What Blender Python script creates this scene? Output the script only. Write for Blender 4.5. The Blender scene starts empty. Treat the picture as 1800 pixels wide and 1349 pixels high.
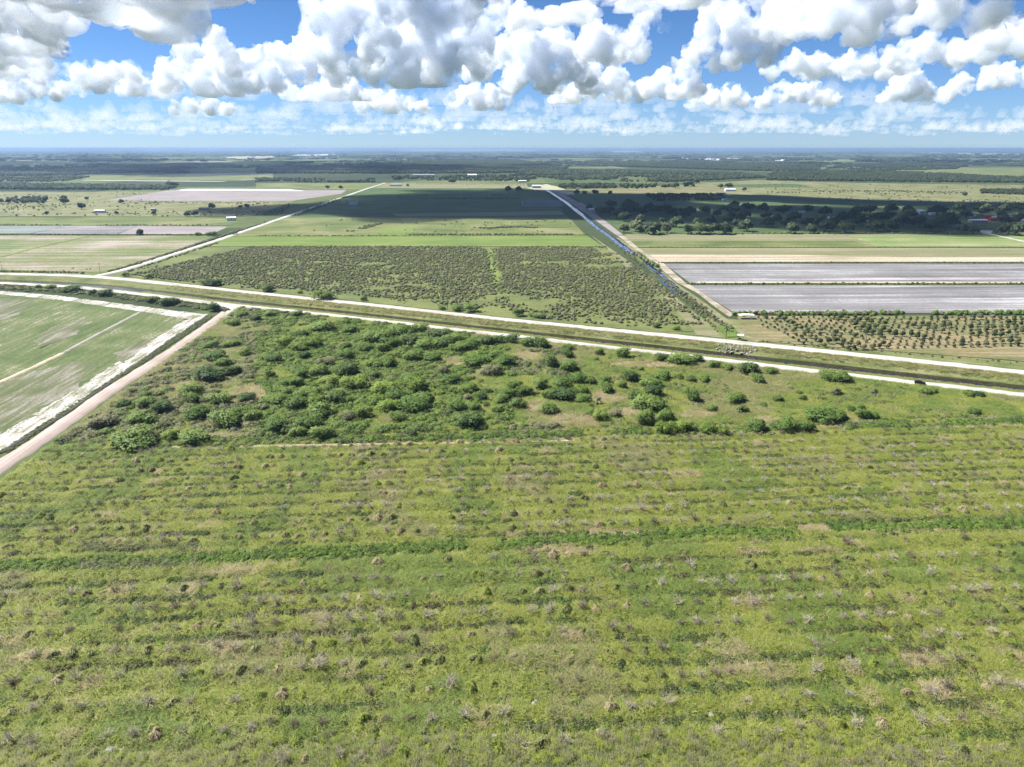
import bpy, bmesh, math, random, time
import numpy as np
from mathutils import Vector, Matrix, Euler, noise
T0 = time.time()
SC = bpy.context.scene
COL = SC.collection
R = math.radians
# ------------------------------------------------------------------ camera
CAM_H = 105.0
FPX = 1247.0                       # focal length in pixels of the 1800 px wide photograph
PITCH = math.atan((674.5 - 261.0) / FPX)
cam_d = bpy.data.cameras.new('camera'); cam = bpy.data.objects.new('camera', cam_d); COL.objects.link(cam)
cam.location = (0, 0, CAM_H)
cam.rotation_euler = (R(90) - PITCH, R(0.0), 0)
cam_d.sensor_width = 36.0; cam_d.lens = 36.0 * FPX / 1800.0
cam_d.clip_start = 0.5; cam_d.clip_end = 200000
SC.camera = cam
# ------------------------------------------------------------------ sky and sun
HAZE_D = 6e-5
SUN_EL, SUN_AZ = 52.0, -72.0       # azimuth measured from the viewing direction, negative = left
W = bpy.data.worlds.new('World'); SC.world = W; W.use_nodes = True
wn, wl = W.node_tree.nodes, W.node_tree.links
wn.clear()
out = wn.new('ShaderNodeOutputWorld'); bg = wn.new('ShaderNodeBackground'); sky = wn.new('ShaderNodeTexSky')
sky.sky_type = 'NISHITA'; sky.sun_disc = False
sky.sun_elevation = R(SUN_EL); sky.sun_rotation = R(SUN_AZ)
sky.air_density = 1.0; sky.dust_density = 0.0; sky.ozone_density = 2.5; sky.altitude = 100
bg.inputs["Strength"].default_value = 0.05
tint = wn.new('ShaderNodeMix'); tint.data_type = 'RGBA'; tint.blend_type = 'MULTIPLY'; tint.inputs['Factor'].default_value = 1.0
# clear maritime air: a little bluer toward the horizon than the model gives
tg = wn.new('ShaderNodeTexCoord'); tz = wn.new('ShaderNodeSeparateXYZ'); tm_ = wn.new('ShaderNodeMapRange'); tcol = wn.new('ShaderNodeMix'); tcol.data_type = 'RGBA'
wl.new(tg.outputs['Generated'], tz.inputs[0]); wl.new(tz.outputs['Z'], tm_.inputs['Value']); tm_.inputs['From Max'].default_value = .22
tcol.inputs['A'].default_value = (.47, .70, 1.22, 1); tcol.inputs['B'].default_value = (.315, .50, .74, 1)
wl.new(tm_.outputs[0], tcol.inputs['Factor']); wl.new(tcol.outputs['Result'], tint.inputs['B'])
wl.new(sky.outputs[0], tint.inputs['A']); wl.new(tint.outputs['Result'], bg.inputs['Color']); wl.new(bg.outputs[0], out.inputs[0])
sd = bpy.data.lights.new('sun', 'SUN'); sun = bpy.data.objects.new('sun', sd); COL.objects.link(sun)
sd.energy = 4.6; sd.angle = R(0.53); sd.color = (1.0, 0.965, 0.91)
SUN_DIR = Vector((math.sin(R(SUN_AZ)) * math.cos(R(SUN_EL)), math.cos(R(SUN_AZ)) * math.cos(R(SUN_EL)), math.sin(R(SUN_EL))))
sun.rotation_euler = SUN_DIR.to_track_quat('Z', 'Y').to_euler()
SC.view_settings.view_transform = 'Standard'; SC.view_settings.look = 'None'
SC.view_settings.exposure = 1.32; SC.view_settings.gamma = 1.0
cy = SC.cycles
cy.max_bounces = 24; cy.diffuse_bounces = 3; cy.glossy_bounces = 2; cy.transmission_bounces = 4
cy.volume_bounces = 20; cy.transparent_max_bounces = 12
cy.denoising_prefilter = 'NONE'; cy.volume_max_steps = 128; cy.use_denoising = True; cy.use_adaptive_sampling = True; cy.adaptive_threshold = 0.02
cy.caustics_reflective = False; cy.caustics_refractive = False
# ------------------------------------------------------------------ pixel -> place
CP, SP = math.cos(PITCH), math.sin(PITCH)
def ray(px, py):
    u, v = (px - 900.0) / FPX, (py - 674.5) / FPX
    return Vector((u, CP - v * SP, -SP - v * CP))
def gp(px, py, z=0.0):
    """ground point under a photo pixel"""
    d = ray(px, py); k = (z - CAM_H) / d.z
    return Vector((d.x * k, d.y * k, z))
def at_dist(px, py, dist):
    """point at ground distance dist (along +y) in the direction of a photo pixel"""
    d = ray(px, py); k = dist / d.y
    return Vector((d.x * k, dist, CAM_H + d.z * k))
def proj(p):
    d = Vector(p) - Vector((0, 0, CAM_H))
    zc = d.y * CP - d.z * SP
    if zc <= 1: return (-9999, -9999)
    yc = d.y * SP + d.z * CP
    return (900 + FPX * d.x / zc, 674.5 - FPX * yc / zc)
def in_frame(p, m=40):
    x, y = proj(p)
    return -m < x < 1800 + m and y < 1349 + m
# ------------------------------------------------------------------ helpers
def tag(o, label=None, cat=None, group=None, kind=None):
    if label: o['label'] = label
    if cat: o['category'] = cat
    if group: o['group'] = group
    if kind: o['kind'] = kind
    return o
def mesh_np(name, v, f, mat=None, smooth=False):
    me = bpy.data.meshes.new(name)
    v = np.asarray(v, dtype=np.float32); f = np.asarray(f, dtype=np.int32)
    n = f.shape[1]
    me.vertices.add(len(v)); me.vertices.foreach_set('co', v.ravel())
    me.loops.add(f.size); me.loops.foreach_set('vertex_index', f.ravel())
    me.polygons.add(len(f)); me.polygons.foreach_set('loop_start', np.arange(0, f.size, n, dtype=np.int32))
    if smooth: me.polygons.foreach_set('use_smooth', np.ones(len(f), bool))
    me.update(calc_edges=True)
    if mat: me.materials.append(mat)
    return me
def set_nrm(me, nv):
    a = me.attributes.new('nrm', 'FLOAT_VECTOR', 'POINT'); a.data.foreach_set('vector', np.asarray(nv, np.float32).ravel())
    nv = np.asarray(nv, np.float64); nv = nv / (np.linalg.norm(nv, axis=1)[:, None] + 1e-9)
    me.normals_split_custom_set_from_vertices(nv.tolist())
def obj(name, me, parent=None, loc=None):
    o = bpy.data.objects.new(name, me); COL.objects.link(o)
    if parent: o.parent = parent
    if loc is not None: o.location = loc
    return o
def empty(name, loc=(0, 0, 0), rz=0.0, sc=1.0):
    o = bpy.data.objects.new(name, None); COL.objects.link(o)
    o.location = loc; o.rotation_euler = (0, 0, rz); o.scale = (sc, sc, sc) if not hasattr(sc, '__len__') else sc
    o.empty_display_size = .1
    return o
def place(name, parts, loc, rz=0.0, sc=1.0, tilt=(0, 0)):
    r = empty(name, loc, rz, sc)
    r.rotation_euler = (tilt[0], tilt[1], rz)
    for pn, me in parts: obj(pn, me, r)
    return r
ORD = 'first second third fourth fifth sixth seventh eighth ninth tenth eleventh twelfth'.split()
def ordw(n):
    if n <= 12: return ORD[n - 1]
    return '%d%s' % (n, 'th' if 10 <= n % 100 <= 20 else {1: 'st', 2: 'nd', 3: 'rd'}.get(n % 10, 'th'))
class MB:
    """collects boxes, tubes and prisms into one mesh"""
    def __init__(s): s.v = []; s.f = []
    def add(s, v, f):
        o = len(s.v); s.v += [tuple(p) for p in v]; s.f += [tuple(i + o for i in q) for q in f]
    def box(s, x0, x1, y0, y1, z0, z1):
        s.add([(x, y, z) for z in (z0, z1) for x, y in ((x0, y0), (x1, y0), (x1, y1), (x0, y1))],
              [(3, 2, 1, 0), (4, 5, 6, 7), (0, 1, 5, 4), (1, 2, 6, 5), (2, 3, 7, 6), (3, 0, 4, 7)])
    def tube(s, a, b, ra, rb, n=6, caps=True):
        a, b = Vector(a), Vector(b); d = (b - a).normalized()
        t = d.orthogonal().normalized(); w = d.cross(t)
        vs = [p + (t * math.cos(k * 6.2832 / n) + w * math.sin(k * 6.2832 / n)) * r for p, r in ((a, ra), (b, rb)) for k in range(n)]
        fs = [(k, (k + 1) % n, n + (k + 1) % n, n + k) for k in range(n)]
        if caps: fs += [tuple(range(n - 1, -1, -1)), tuple(range(n, 2 * n))]
        s.add(vs, fs)
    def prism(s, prof, y0, y1, inset=0):
        """profile in xz extruded along y"""
        n = len(prof)
        s.add([(x, y0, z) for x, z in prof] + [(x, y1, z) for x, z in prof],
              [tuple(range(n)), tuple(range(2 * n - 1, n - 1, -1))] + [(k, n + k, n + (k + 1) % n, (k + 1) % n) for k in range(n)])
    def mesh(s, name, mat=None, smooth=False):
        me = bpy.data.meshes.new(name); me.from_pydata(s.v, [], s.f)
        bm = bmesh.new(); bm.from_mesh(me); bmesh.ops.recalc_face_normals(bm, faces=bm.faces); bm.to_mesh(me); bm.free()
        if smooth: me.polygons.foreach_set('use_smooth', np.ones(len(me.polygons), bool))
        me.update()
        if mat: me.materials.append(mat)
        return me
# ------------------------------------------------------------------ materials
def newmat(name):
    m = bpy.data.materials.new(name); m.use_nodes = True
    nt = m.node_tree
    return m, nt, nt.nodes, nt.links, nt.nodes['Principled BSDF']
def ramp(ns, stops):
    r = ns.new('ShaderNodeValToRGB')
    e = r.color_ramp.elements
    while len(e) > 1: e.remove(e[-1])
    e[0].position = stops[0][0]; e[0].color = (*stops[0][1], 1)
    for p, c in stops[1:]:
        q = e.new(p); q.color = (*c, 1)
    return r
def mth(ns, ls, op, a, b=None, clamp=False):
    m = ns.new('ShaderNodeMath'); m.operation = op; m.use_clamp = clamp
    for i, x in enumerate((a, b)):
        if x is None: continue
        if isinstance(x, (int, float)): m.inputs[i].default_value = x
        else: ls.new(x, m.inputs[i])
    return m.outputs[0]
def noise_n(ns, ls, vec, scale, detail=4, rough=.55, dist=0):
    n = ns.new('ShaderNodeTexNoise'); n.inputs['Scale'].default_value = scale; n.inputs['Detail'].default_value = detail
    n.inputs['Roughness'].default_value = rough; n.inputs['Distortion'].default_value = dist
    ls.new(vec, n.inputs['Vector']); return n.outputs['Fac']
def field_mat(name, stops, ang=0.0, along=.004, across=.22, patch=.02, kstreak=.5, fine=.35, fine_scale=1.2, rough=.9, bump=.0, spec=.15, contrast=1.7):
    """ground cover: streaks along the rows, patches, fine speckle"""
    m, nt, ns, ls, b = newmat(name)
    tc = ns.new('ShaderNodeTexCoord')
    mp = ns.new('ShaderNodeMapping'); mp.inputs['Rotation'].default_value = (0, 0, -ang)
    ls.new(tc.outputs['Object'], mp.inputs['Vector'])
    mp2 = ns.new('ShaderNodeMapping'); mp2.inputs['Scale'].default_value = (along, across, 1)
    ls.new(mp.outputs[0], mp2.inputs['Vector'])
    st = noise_n(ns, ls, mp2.outputs[0], 1.0, 5, .6)
    pt = noise_n(ns, ls, mp.outputs[0], patch, 5, .6, .4)
    fac = mth(ns, ls, 'ADD', mth(ns, ls, 'MULTIPLY', st, kstreak), mth(ns, ls, 'MULTIPLY', pt, 1 - kstreak))
    fn = noise_n(ns, ls, mp.outputs[0], fine_scale, 3, .7)
    fac = mth(ns, ls, 'ADD', fac, mth(ns, ls, 'MULTIPLY', mth(ns, ls, 'SUBTRACT', fn, .5), fine))
    fac = mth(ns, ls, 'ADD', mth(ns, ls, 'MULTIPLY', mth(ns, ls, 'SUBTRACT', fac, .5), contrast), .5)
    r = ramp(ns, stops); ls.new(fac, r.inputs[0]); ls.new(r.outputs[0], b.inputs['Base Color'])
    b.inputs['Roughness'].default_value = rough; b.inputs['Specular IOR Level'].default_value = spec
    if bump:
        bp = ns.new('ShaderNodeBump'); bp.inputs['Strength'].default_value = 1; bp.inputs['Distance'].default_value = bump
        ls.new(fn, bp.inputs['Height']); ls.new(bp.outputs[0], b.inputs['Normal'])
    return m
def leaf_mat(name, c1, c2, c3=None, scale=.05, transl=.3, rand=.5, rough=.6):
    """foliage: colour varies per plant and with place; some light passes through"""
    m, nt, ns, ls, b = newmat(name)
    ge = ns.new('ShaderNodeNewGeometry'); oi = ns.new('ShaderNodeObjectInfo')
    n1 = noise_n(ns, ls, ge.outputs['Position'], scale, 3)
    n2 = noise_n(ns, ls, ge.outputs['Position'], 3.2, 3)
    f = mth(ns, ls, 'ADD', mth(ns, ls, 'MULTIPLY', n1, 1.0 - rand * .6), mth(ns, ls, 'MULTIPLY', oi.outputs['Random'], rand * .6))
    f = mth(ns, ls, 'ADD', f, mth(ns, ls, 'MULTIPLY', mth(ns, ls, 'SUBTRACT', n2, .5), .5))
    r = ramp(ns, [(.3, c1), (.52, c2), (.75, c3 or c2)]); ls.new(f, r.inputs[0])
    ls.new(r.outputs[0], b.inputs['Base Color']); b.inputs['Roughness'].default_value = rough; b.inputs['Specular IOR Level'].default_value = .2
    at = ns.new('ShaderNodeAttribute'); at.attribute_name = 'nrm'       # soft canopy normal stored with each leaf
    vt = ns.new('ShaderNodeVectorTransform'); vt.vector_type = 'NORMAL'; vt.convert_from = 'OBJECT'; vt.convert_to = 'WORLD'
    ls.new(at.outputs['Vector'], vt.inputs[0]); ls.new(vt.outputs[0], b.inputs['Normal'])
    transl *= .5
    if transl:
        t = ns.new('ShaderNodeBsdfTranslucent'); mx = ns.new('ShaderNodeMixShader'); mx.inputs[0].default_value = transl
        ls.new(r.outputs[0], t.inputs['Color']); ls.new(vt.outputs[0], t.inputs['Normal'])
        ls.new(b.outputs[0], mx.inputs[1]); ls.new(t.outputs[0], mx.inputs[2])
        ls.new(mx.outputs[0], ns['Material Output'].inputs['Surface'])
    return m
def plain(name, c, rough=.7, metal=0.0, var=.12, scale=2.0, spec=.3):
    m, nt, ns, ls, b = newmat(name)
    tc = ns.new('ShaderNodeTexCoord')
    n = noise_n(ns, ls, tc.outputs['Object'], scale, 4)
    r = ramp(ns, [(.3, tuple(x * (1 - var) for x in c)), (.7, tuple(min(1, x * (1 + var)) for x in c))])
    ls.new(n, r.inputs[0]); ls.new(r.outputs[0], b.inputs['Base Color'])
    b.inputs['Roughness'].default_value = rough; b.inputs['Metallic'].default_value = metal; b.inputs['Specular IOR Level'].default_value = spec
    return m
ROWA = math.atan(.075)
E1 = Vector((math.cos(ROWA), math.sin(ROWA), 0)); E2 = Vector((-math.sin(ROWA), math.cos(ROWA), 0))
def uv_of(p): return p.x * E1.x + p.y * E1.y, p.x * E2.x + p.y * E2.y
def at_uv(u, v, z=0.0): return E1 * u + E2 * v + Vector((0, 0, z))
# ------------------------------------------------------------------ ground with the sunken canal: one grid
NB = Vector((.407, .914, 0)).normalized()          # across the canal, away from the camera
PB = [gp(*q) for q in ((0, 498), (125, 504), (250, 517.5), (405, 537), (512, 547), (637, 561), (775, 577), (900, 591), (1025, 606), (1162, 621), (1235, 630), (1383, 647.5), (1490, 660), (1606, 673), (1800, 695))]
PA = [gp(*q) for q in ((0, 482), (100, 484), (175, 487), (250, 494.5), (450, 516), (700, 542), (900, 564), (1150, 588.5), (1344, 608), (1500, 624), (1625, 637), (1800, 656))]
def extend(P):
    a, b = P[0], P[-1]
    da = (P[0] - P[1]).normalized(); db = (P[-1] - P[-3]).normalized()
    return [a + da * 40000, a + da * 3000, a + da * 400] + P + [b + db * 150, b + db * 3000, b + db * 40000]
def resample(P, n):
    L = [0]
    for i in range(1, len(P)): L.append(L[-1] + (P[i] - P[i - 1]).length)
    L = np.array(L); t = np.linspace(0, L[-1], n)
    A = np.array([p[:] for p in P])
    return [Vector((np.interp(x, L, A[:, 0]), np.interp(x, L, A[:, 1]), 0)) for x in t]
def smooth_poly(P, n=60, it=6):
    Q = resample(P, n)
    for _ in range(it):
        Q = [Q[0]] + [(Q[i - 1] + Q[i] * 2 + Q[i + 1]) / 4 for i in range(1, len(Q) - 1)] + [Q[-1]]
    return Q
QB = extend(smooth_poly(PB)); QA = extend(smooth_poly(PA))
TB = Vector((NB.y, -NB.x, 0))
sA = np.array([[p.dot(TB), p.dot(NB)] for p in QA]); oA = np.argsort(sA[:, 0]); sA = sA[oA]
sB = np.array([[p.dot(TB), p.dot(NB)] for p in QB]); oB = np.argsort(sB[:, 0]); sB = sB[oB]
def nA(t): return float(np.interp(t, sA[:, 0], sA[:, 1]))
def nB(t): return float(np.interp(t, sB[:, 0], sB[:, 1]))
# rows: 'b' offsets are measured from the near road, 'a' offsets from the far road
PROFILE = [('b', -3000, 0), ('b', -300, 0), ('b', -30, 0), ('b', -4, 0), ('b', 4, 0), ('b', 7.2, -.15), ('m', -6.4, -2.9), ('m', 0, -3.4), ('m', 6.2, -2.9), ('m', 9.4, -.55), ('a', -6, .15), ('a', 0, 0), ('a', 60, 0), ('a', 600, 0), ('a', 6000, 0), ('a', 48000, 0)]
ts = sorted(set([round(x, 2) for x in sB[:, 0]] + [round(x, 2) for x in sA[:, 0]]))
ts = [t for i, t in enumerate(ts) if i == 0 or t - ts[i - 1] > 3]
def corr(t, kind, k):
    b, a = nB(t), nA(t)
    n = {'b': b, 'a': a, 'm': a * .47 + b * .53}[kind] + k
    return TB * t + NB * n
gv, gf = [], []
rg = random.Random(2)
for t in ts:
    for kd, k, z in PROFILE:
        p = corr(t, kd, k + (rg.uniform(-.5, .5) if kd == 'm' else 0)); p.z = z + (rg.uniform(-.15, .15) if kd == 'm' else 0); gv.append(p[:])
nr = len(PROFILE)
for i in range(len(ts) - 1):
    for j in range(nr - 1):
        gf.append((i * nr + j, (i + 1) * nr + j, (i + 1) * nr + j + 1, i * nr + j + 1))
# base ground material: wild pasture near, patchwork of woods and fields farther out
m, nt, ns, ls, b = newmat('open_land')
tc = ns.new('ShaderNodeTexCoord')
vo = ns.new('ShaderNodeTexVoronoi'); vo.distance = 'CHEBYCHEV'; vo.inputs['Scale'].default_value = 1 / 700.0; vo.inputs['Randomness'].default_value = .8
mpv = ns.new('ShaderNodeMapping'); mpv.inputs['Scale'].default_value = (1, .8, 1); mpv.inputs['Rotation'].default_value = (0, 0, -ROWA)
ls.new(tc.outputs['Object'], mpv.inputs['Vector']); ls.new(mpv.outputs[0], vo.inputs['Vector'])
sep = ns.new('ShaderNodeSeparateColor'); ls.new(vo.outputs['Color'], sep.inputs[0])
n1 = noise_n(ns, ls, tc.outputs['Object'], 1 / 260.0, 6, .6); n2 = noise_n(ns, ls, tc.outputs['Object'], 1 / 14.0, 4, .6); n3 = noise_n(ns, ls, tc.outputs['Object'], 1 / 2600.0, 3)
f = mth(ns, ls, 'ADD', mth(ns, ls, 'MULTIPLY', sep.outputs[0], .34), mth(ns, ls, 'MULTIPLY', n1, .4))
f = mth(ns, ls, 'ADD', f, mth(ns, ls, 'MULTIPLY', n2, .22)); f = mth(ns, ls, 'ADD', f, mth(ns, ls, 'MULTIPLY', mth(ns, ls, 'SUBTRACT', n3, .5), .5))
r = ramp(ns, [(.28, (.030, .042, .020)), (.46, (.052, .072, .028)), (.56, (.085, .11, .04)), (.66, (.12, .145, .055)), (.78, (.17, .17, .085)), (.9, (.30, .27, .19))])
ls.new(f, r.inputs[0]); ls.new(r.outputs[0], b.inputs['Base Color']); b.inputs['Roughness'].default_value = .95; b.inputs['Specular IOR Level'].default_value = .1
M_LAND = m
G_SOIL = field_mat('grove_floor', [(.2, (.085, .115, .03)), (.5, (.155, .185, .05)), (.7, (.20, .215, .068)), (.9, (.25, .225, .11))], ROWA, .02, .18, .03, .45, .3, 1.5, bump=.25)
G_SCRUB = field_mat('scrub_floor', [(.25, (.075, .105, .03)), (.48, (.12, .15, .045)), (.68, (.165, .18, .065)), (.9, (.22, .20, .10))], ROWA, .03, .05, .025, .2, .35, 1.2, bump=.25)
G_BANK = field_mat('canal_bank_grass', [(.3, (.07, .09, .03)), (.5, (.12, .14, .05)), (.65, (.17, .17, .075)), (.8, (.24, .21, .12))], -.42, .02, .6, .05, .5, .45, 1.0, bump=.2)
GME = mesh_np('ground', gv, gf, M_LAND)
tag(obj('ground', GME), kind='structure')
SHEETS = [0]; SHEET_DZ = [.004]
def sheet(name, pts, mat, z=None, px=True, kind='structure', sub=0, jit=0.0):
    """a patch of ground cover laid on the land"""
    P = [gp(*q) for q in pts] if px else [Vector((q[0], q[1], 0)) for q in pts]
    SHEETS[0] += 1
    zz = (.05 + SHEET_DZ[0] * SHEETS[0]) if z is None else z
    rj = random.Random(SHEETS[0])
    if sub:
        Q = []
        for i in range(len(P)):
            a, c = P[i], P[(i + 1) % len(P)]; n = max(1, int((c - a).length / sub))
            Q += [a + (c - a) * (k / n) + Vector((rj.gauss(0, jit), rj.gauss(0, jit), 0)) for k in range(n)]
        P = Q
    bm = bmesh.new(); f = bm.faces.new([bm.verts.new((p.x, p.y, zz)) for p in P])
    if f.normal.z < 0: f.normal_flip()
    bmesh.ops.triangulate(bm, faces=bm.faces)
    bnd = [e for e in bm.edges if e.is_boundary]; ex = bmesh.ops.extrude_edge_only(bm, edges=bnd)
    for g_ in ex['geom']:
        if isinstance(g_, bmesh.types.BMVert): g_.co.z = -.08
    me = bpy.data.meshes.new(name); bm.to_mesh(me); bm.free(); me.materials.append(mat)
    return tag(obj(name, me), kind=kind)
def strip(name, P, width, mat, z, jit=.15, step=6.0, kind='structure', crown=0.0, flip=False):
    """a track along a line, edges a little uneven"""
    L = sum((P[i] - P[i - 1]).length for i in range(1, len(P)))
    Q = resample(P, max(2, int(L / step))); rj = random.Random(len(Q))
    v, f = [], []
    for i, p in enumerate(Q):
        d = (Q[min(i + 1, len(Q) - 1)] - Q[max(i - 1, 0)]).normalized(); n = Vector((-d.y, d.x, 0))
        w = width(i / (len(Q) - 1)) if callable(width) else width
        a = p + n * (w / 2 + rj.gauss(0, jit)); c = p - n * (w / 2 + rj.gauss(0, jit))
        a2, c2 = a + n * .5, c - n * .5
        v += [(a2.x, a2.y, -.05), (a.x, a.y, z), (c.x, c.y, z), (c2.x, c2.y, -.05)]
        if i:
            o = 4 * i; f += [(o - 4 + k, o - 3 + k, o + 1 + k, o + k) for k in range(3)]
    me = mesh_np(name, v, f, mat)
    me.flip_normals() if me.polygons[1].normal.z < 0 else None
    return tag(obj(name, me), kind=kind)
def line(*px): return [gp(*q) for q in px]
# covers along the canal corridor: grove, scrub, banks
def corridor(name, rows, mat, t0, t1, dz=.02):
    v, f = [], []; T = [t for t in ts if t0 <= t <= t1]; n = len(rows)
    for t in T:
        for kd, k, z in rows:
            p = corr(t, kd, k); v.append((p.x, p.y, z + dz))
    for i in range(len(T) - 1):
        for j in range(n - 1): f.append((i * n + j, (i + 1) * n + j, (i + 1) * n + j + 1, i * n + j + 1))
    me = mesh_np(name, v, f, mat)
    if me.polygons[0].normal.z < 0: me.flip_normals()
    return tag(obj(name, me), kind='structure')
TL, TR = -2500, 900
me = GME; me.materials.append(G_BANK)
mi = np.zeros(len(me.polygons), np.int32)
for i in range(len(ts) - 1):
    for j in range(nr - 1):
        if 3 <= j <= 11: mi[i * (nr - 1) + j] = 1
me.polygons.foreach_set('material_index', mi)
# water
def water_mat(name, c, rough=.04):
    m, nt, ns, ls, b = newmat(name)
    b.inputs['Base Color'].default_value = (*c, 1); b.inputs['Roughness'].default_value = rough; b.inputs['IOR'].default_value = 1.33; b.inputs['Specular IOR Level'].default_value = .5
    tc = ns.new('ShaderNodeTexCoord'); n = noise_n(ns, ls, tc.outputs['Object'], .8, 3); bp = ns.new('ShaderNodeBump'); bp.inputs['Distance'].default_value = .02
    ls.new(n, bp.inputs['Height']); ls.new(bp.outputs[0], b.inputs['Normal']); return m
W_CANAL = water_mat('brown_canal_water', (.018, .014, .009)); W_DITCH = water_mat('sky_tinted_ditch_water', (.02, .042, .10), .10)  # blue of the reflected sky is put into the ditch base colour
corridor('canal_water', [('m', -7.4, -2.42), ('m', 6.9, -2.42)], W_CANAL, TL, TR, 0)
# roads
M_WHITE = field_mat('crushed_limestone', [(.25, (.26, .245, .20)), (.42, (.37, .355, .315)), (.6, (.44, .425, .39)), (.8, (.50, .485, .45))], -.42, .02, .5, .05, .5, .15, 1.5, bump=.02)
M_DIRT = field_mat('pinkish_packed_sand', [(.3, (.27, .215, .185)), (.5, (.34, .275, .24)), (.7, (.40, .34, .30))], ROWA + 1.5708, .015, .8, .05, .6, .15, 1.5, bump=.02)
M_SAND = field_mat('bare_white_sand', [(.34, (.12, .14, .06)), (.44, (.26, .245, .20)), (.55, (.40, .38, .35)), (.72, (.48, .465, .44))], ROWA + 1.5708, .05, .5, .06, .5, .5, .9, bump=.05)
M_TAN = field_mat('dry_tan_soil', [(.3, (.16, .14, .07)), (.5, (.30, .25, .16)), (.7, (.42, .36, .26))], ROWA, .02, .5, .05, .5, .4, .8)
strip('near_gravel_road', [q for q in QB if -4000 < q.x < 4000], 5.4, M_WHITE, .40, .35, 4)
strip('far_gravel_road', [q for q in QA if -4000 < q.x < 4000], 7.6, M_WHITE, .40, .35, 4)
DIRT = [gp(411, 537.5), gp(400, 548), gp(370, 571), gp(300, 620), gp(192, 688), gp(78, 770), gp(0, 821)]
DIRT.append(DIRT[-1] + (DIRT[-1] - DIRT[-3]).normalized() * 160)
strip('dirt_road', smooth_poly(DIRT, 80, 8), 7.0, M_DIRT, .38, .25, 4)
sheet('road_mouth', [(372, 533.5), (455, 542.5), (436, 545), (420, 550), (411, 557), (392, 564), (398, 551), (397, 542)], M_WHITE, .43, sub=3, jit=.15)
SIDE = line((172, 486), (195, 483), (225, 474), (262, 462), (330, 440), (380, 424), (450, 400), (560, 362), (640, 334), (677, 322))
strip('farm_road', smooth_poly(SIDE, 90, 3), 7.5, M_WHITE, .55, .3, 8)
# --- near left field
F_LEFT = field_mat('young_crop_rows', [(.33, (.055, .085, .028)), (.47, (.08, .11, .036)), (.60, (.11, .13, .05)), (.72, (.20, .19, .13)), (.86, (.42, .39, .35))], ROWA + 1.5708, .03, .30, .02, .42, .5, .6, contrast=1.7)
def uvp(u, v): p = at_uv(u, v); return (p.x, p.y)
def bed_z(x, y):
    u, v = uv_of(Vector((x, y, 0)))
    if v > 257 or v < 60: return .02
    return .02 + (.16 + .15 * math.cos(6.2832 * (v - 134.3) / 7.9)) * min(1, (257 - v) / 6) * (.75 + .9 * noise.noise(Vector((u * .05, v * .05, 3)))) + .10 * noise.noise(Vector((u * .3, v * .3, 0)))
bv_, bf_ = [], []
US = np.linspace(-153.5, 330, 60); VS = np.arange(60, 257.01, .9876)
for v_ in VS:
    for u_ in US:
        q_ = at_uv(u_, v_); bv_.append((q_.x, q_.y, bed_z(q_.x, q_.y) + .02))
nu = len(US)
for j in range(len(VS) - 1):
    for i in range(nu - 1): bf_.append((j * nu + i, j * nu + i + 1, (j + 1) * nu + i + 1, (j + 1) * nu + i))
tag(obj('near_pasture', mesh_np('near_pasture', bv_, bf_, G_SOIL, True)), kind='structure')
# scrub between grove and near road follows the road edge
scr = [corr(t, 'b', -3.6) for t in ts if -700 < t < 420]
pts = [(p.x, p.y) for p in scr if uv_of(p)[0] > -151] + [uvp(520, 256), uvp(-153.5, 254)]
sheet('scrub_land', pts, G_SCRUB, px=False)
sheet('crop_field', [(-200, 512), (0, 514), (100, 525), (192, 535), (330, 556), (300, 580), (211, 640), (110, 705), (0, 780), (-200, 905), (-900, 905), (-900, 512)], F_LEFT)
sheet('sand_margin', [(-60, 507), (0, 511.5), (100, 520), (192, 531.5), (300, 546), (365, 553), (355, 558), (329, 561), (260, 549.5), (192, 540), (100, 527), (0, 517.5), (-60, 513)], M_SAND, sub=3, jit=.5)
sheet('sand_margin', [(363, 554), (296, 598.5), (211, 658), (110, 728), (0, 794), (-60, 832), (-60, 800), (0, 764), (60, 728), (137, 683), (233, 620), (318, 567), (335, 560)], M_SAND, sub=3, jit=.5)
M_TRK = field_mat('wheel_track', [(.3, (.20, .19, .16)), (.6, (.30, .28, .24))], ROWA, .05, .5, .05)
M_TRKT = field_mat('tan_wheel_track', [(.3, (.34, .28, .19)), (.6, (.46, .40, .30))], ROWA, .05, .5, .05)
M_BARE = field_mat('thin_crop_on_sand', [(.3, (.065, .09, .033)), (.48, (.105, .115, .055)), (.6, (.18, .17, .13)), (.8, (.30, .28, .25))], ROWA + 1.5708, .03, .4, .03, .55, .35, .8, contrast=1.6)
sheet('bare_patch', [(-60, 690), (0, 676), (60, 655), (120, 636), (180, 640), (125, 690), (60, 724), (0, 758), (-60, 790)], M_BARE, sub=4, jit=1.5)
sheet('bare_patch', [(-40, 530), (20, 524), (60, 530), (30, 556), (-40, 575)], M_BARE, sub=4, jit=1.5)
sheet('bare_patch', [(60, 590), (110, 570), (160, 566), (120, 596), (70, 612)], M_BARE, sub=4, jit=1.5)
sheet('bare_patch', [(200, 622), (250, 596), (270, 600), (215, 640)], M_BARE, sub=4, jit=1.0)
strip('wheel_track', line((247, 549), (150, 600), (110, 622)), 1.8, M_TRK, .46, .15, 3)
strip('wheel_track', line((110, 622), (60, 646), (0, 673), (-80, 708)), 2.2, M_TRKT, .46, .2, 3)
strip('field_ditch', line((365, 556), (300, 600), (214, 660), (112, 731), (0, 798)), 1.0, plain('dark_ditch_soil', (.03, .028, .024)), .47, .2, 4)  # narrow dark strip marking the ditch line
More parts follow.
